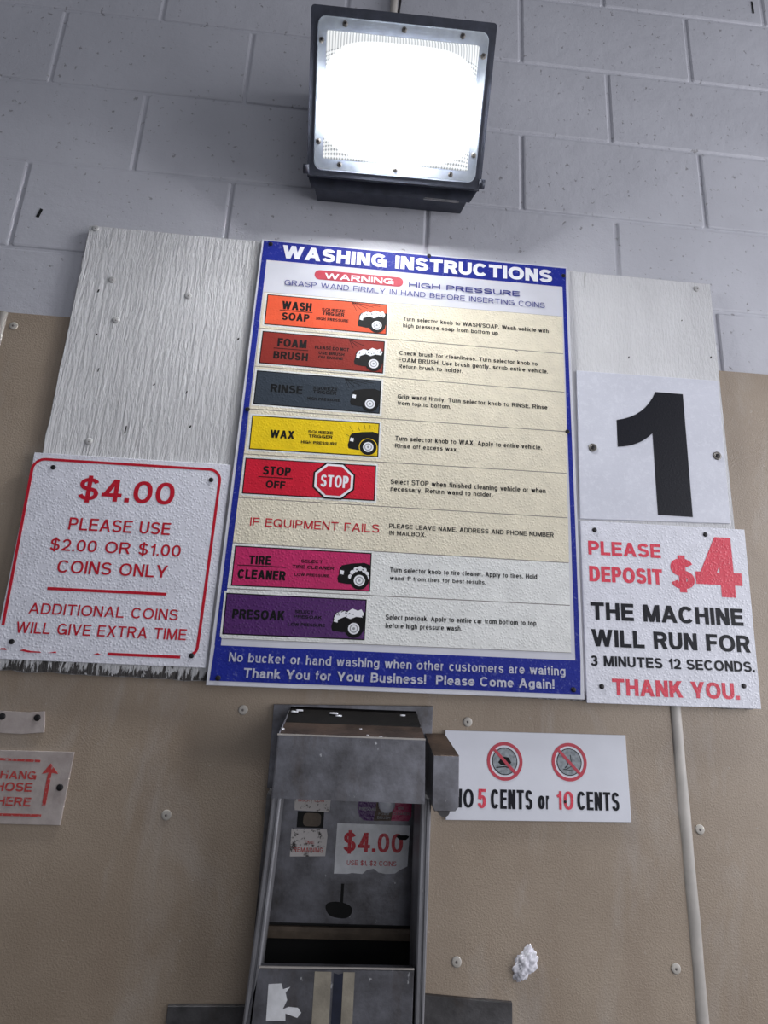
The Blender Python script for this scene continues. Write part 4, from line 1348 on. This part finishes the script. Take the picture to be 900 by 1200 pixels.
# ------------------------------------------------------------------ white lump stuck to the wall
mb = MB()
bm = mb.bm
bmesh.ops.create_icosphere(bm, subdivisions=5, radius=1.0)
for v in bm.verts:
    c = v.co.copy()
    k = 1 + 0.35 * noise.noise(c * 2.3) + 0.16 * noise.noise(c * 6.0)
    x, z = c.x * k * 0.0165, c.z * k * 0.0215
    v.co = Vector((0.7900 + x + z * 0.35, FRONT - max(-0.0002, c.y * -1.0) * 0.009 * k, 1.2405 + z))
tag(mb.build('foam_lump', 'foam', None, True, loc=(0.79, FRONT, 1.2405)), 'ragged white lump stuck on the tan sheet right of the coin box', 'foam lump')

# ------------------------------------------------------------------ wall lamp
LC = Vector((0.5220, -0.156, 2.6640))
TILT = math.atan2(0.128, 0.207)
R = Matrix.Rotation(-0.018, 4, 'Y') @ Matrix.Rotation(TILT, 4, 'X')
lamp = thing('wall_lamp', (LC.x, 0.0, 2.56), 'lit square wall lamp in a dark metal housing above the signs', 'lamp')


def tilted(o):
    """part built around the lens centre in the tilted plane of the glass"""
    o.parent = lamp
    o.location = LC - lamp.location
    o.rotation_euler = R.to_euler()
    return o


W = lambda x, y, z: tuple(LC + (R @ Vector((x, y, z))))
HWX, ZB, ZT = 0.1655, -0.1310, 0.1365
# body from the rim back to the wall
mb = MB()
front = [W(-HWX, 0.012, ZB), W(HWX, 0.012, ZB), W(HWX, 0.012, ZT), W(-HWX, 0.012, ZT)]
front2 = [W(-HWX, 0.030, ZB + 0.004), W(HWX, 0.030, ZB + 0.004), W(HWX, 0.030, ZT), W(-HWX, 0.030, ZT)]
mid1 = [(0.366, -0.056, 2.5500), (0.676, -0.056, 2.5530), (0.678, -0.120, 2.818), (0.364, -0.120, 2.812)]
mid2 = [(0.370, -0.050, 2.5590), (0.672, -0.050, 2.5620), (0.676, -0.100, 2.826), (0.366, -0.100, 2.820)]
back = [(0.374, -0.0005, 2.5720), (0.668, -0.0005, 2.5750), (0.672, -0.0005, 2.850), (0.370, -0.0005, 2.844)]
mb.loft([front, front2, mid1, mid2, back])
mb.build('housing', 'housing', lamp)
# rim around the glass
mb = MB()
o1 = rounded(-HWX, HWX, ZB, ZT, 0.006, 3)
i1 = rounded(-0.1535, 0.1535, -0.1210, 0.1215, 0.014, 3)
mb.loft([[(x, 0.012, z) for x, z in o1], [(x, -0.004, z) for x, z in o1], [(x, -0.004, z) for x, z in i1], [(x, 0.004, z) for x, z in i1]], False, False)
tilted(mb.build('rim', 'housing', None, loc=(0, 0, 0)))
# glass flange
mb = MB()
o1 = rounded(-0.1530, 0.1530, -0.1205, 0.1210, 0.014, 5)
i1 = rounded(-0.1370, 0.1370, -0.1020, 0.1000, 0.004, 5)
mb.loft([[(x, 0.004, z) for x, z in o1], [(x, -0.0055, z) for x, z in o1],
         [(x * 0.99, -0.0075, z * 0.99) for x, z in o1], [(x, -0.0065, z) for x, z in i1], [(x, 0.004, z) for x, z in i1]], False, False)
tilted(mb.build('glass_flange', 'flange', None, loc=(0, 0, 0)))
# prismatic glass, gently bowed outwards
mb = MB()
nx, nz = 24, 20
grid = []
for j in range(nz + 1):
    row = []
    for i in range(nx + 1):
        u, v = -1 + 2 * i / nx, -1 + 2 * j / nz
        x, z = u * 0.137, -0.001 + v * 0.101
        row.append(mb.bm.verts.new((x, -0.004 - 0.030 * (1 - abs(u) ** 7) * (1 - abs(v) ** 7), z)))
    grid.append(row)
for j in range(nz):
    for i in range(nx):
        mb.bm.faces.new((grid[j][i], grid[j][i + 1], grid[j + 1][i + 1], grid[j + 1][i]))
tilted(mb.build('prismatic_glass', 'lens', None, True, loc=(0, 0, 0)))
for x, z in ((-0.105, 0.1105), (0.0, 0.1105), (0.105, 0.1105), (-0.1455, 0.083), (0.1455, 0.083), (-0.1455, -0.075), (0.1455, -0.075),
             (-0.105, -0.1105), (0.0, -0.1105), (0.105, -0.1105)):
    mb = MB()
    mb.disc(x, z, 0.0048, -0.006, -0.0085, 14, 0.002)
    mb.mi = 1
    mb.disc(x, z, 0.0018, -0.0100, -0.0112, 8)
    tilted(mb.build('screw', ['washer', 'screw'], None, True, loc=(0, 0, 0)))
# hinge ears at the lower corners, chipped patch below
for s in (-1, 1):
    mb = MB()
    mb.loft([[(s * (HWX - 0.004) + dx, -0.002 + 0.0075 * math.cos(a), ZB + 0.010 + 0.0085 * math.sin(a)) for a in [q * math.pi / 6 for q in range(12)]] for dx in (0, s * 0.011)])
    tilted(mb.build('hinge_ear', 'housing', None, True, loc=(0, 0, 0)))
mb = MB()
mb.prism([(0.585, 2.5530), (0.60, 2.5575), (0.62, 2.5590), (0.645, 2.5560), (0.655, 2.5530)], -0.0520, -0.0568)
mb.build('chipped_patch', 'chip', lamp)

mb = MB()
n = 16
mb.loft([[(0.5045 + 0.0085 * math.cos(2 * math.pi * i / n), -0.0125 + 0.0085 * math.sin(2 * math.pi * i / n), z) for i in range(n)] for z in (2.846, 4.2)])
tag(mb.build('conduit', 'caulk', None, True, loc=(0.502, -0.0125, 2.846)), 'thin pale conduit pipe running up the wall from the lamp top', 'pipe')
mb = MB()
path = [Vector((0.5165, -0.010, 2.846 + 0.02 * i + 0.0)) + Vector((0.003 * math.sin(i * 0.5), 0, 0)) for i in range(20)]
mb.loft([[tuple(p + Vector((0.0028 * math.cos(a), 0.0028 * math.sin(a), 0))) for a in [q * math.pi / 4 for q in range(8)]] for p in path])
tag(mb.build('cable', 'screw', None, True, loc=(0.5165, -0.010, 2.846)), 'thin dark cable beside the conduit above the lamp', 'cable')
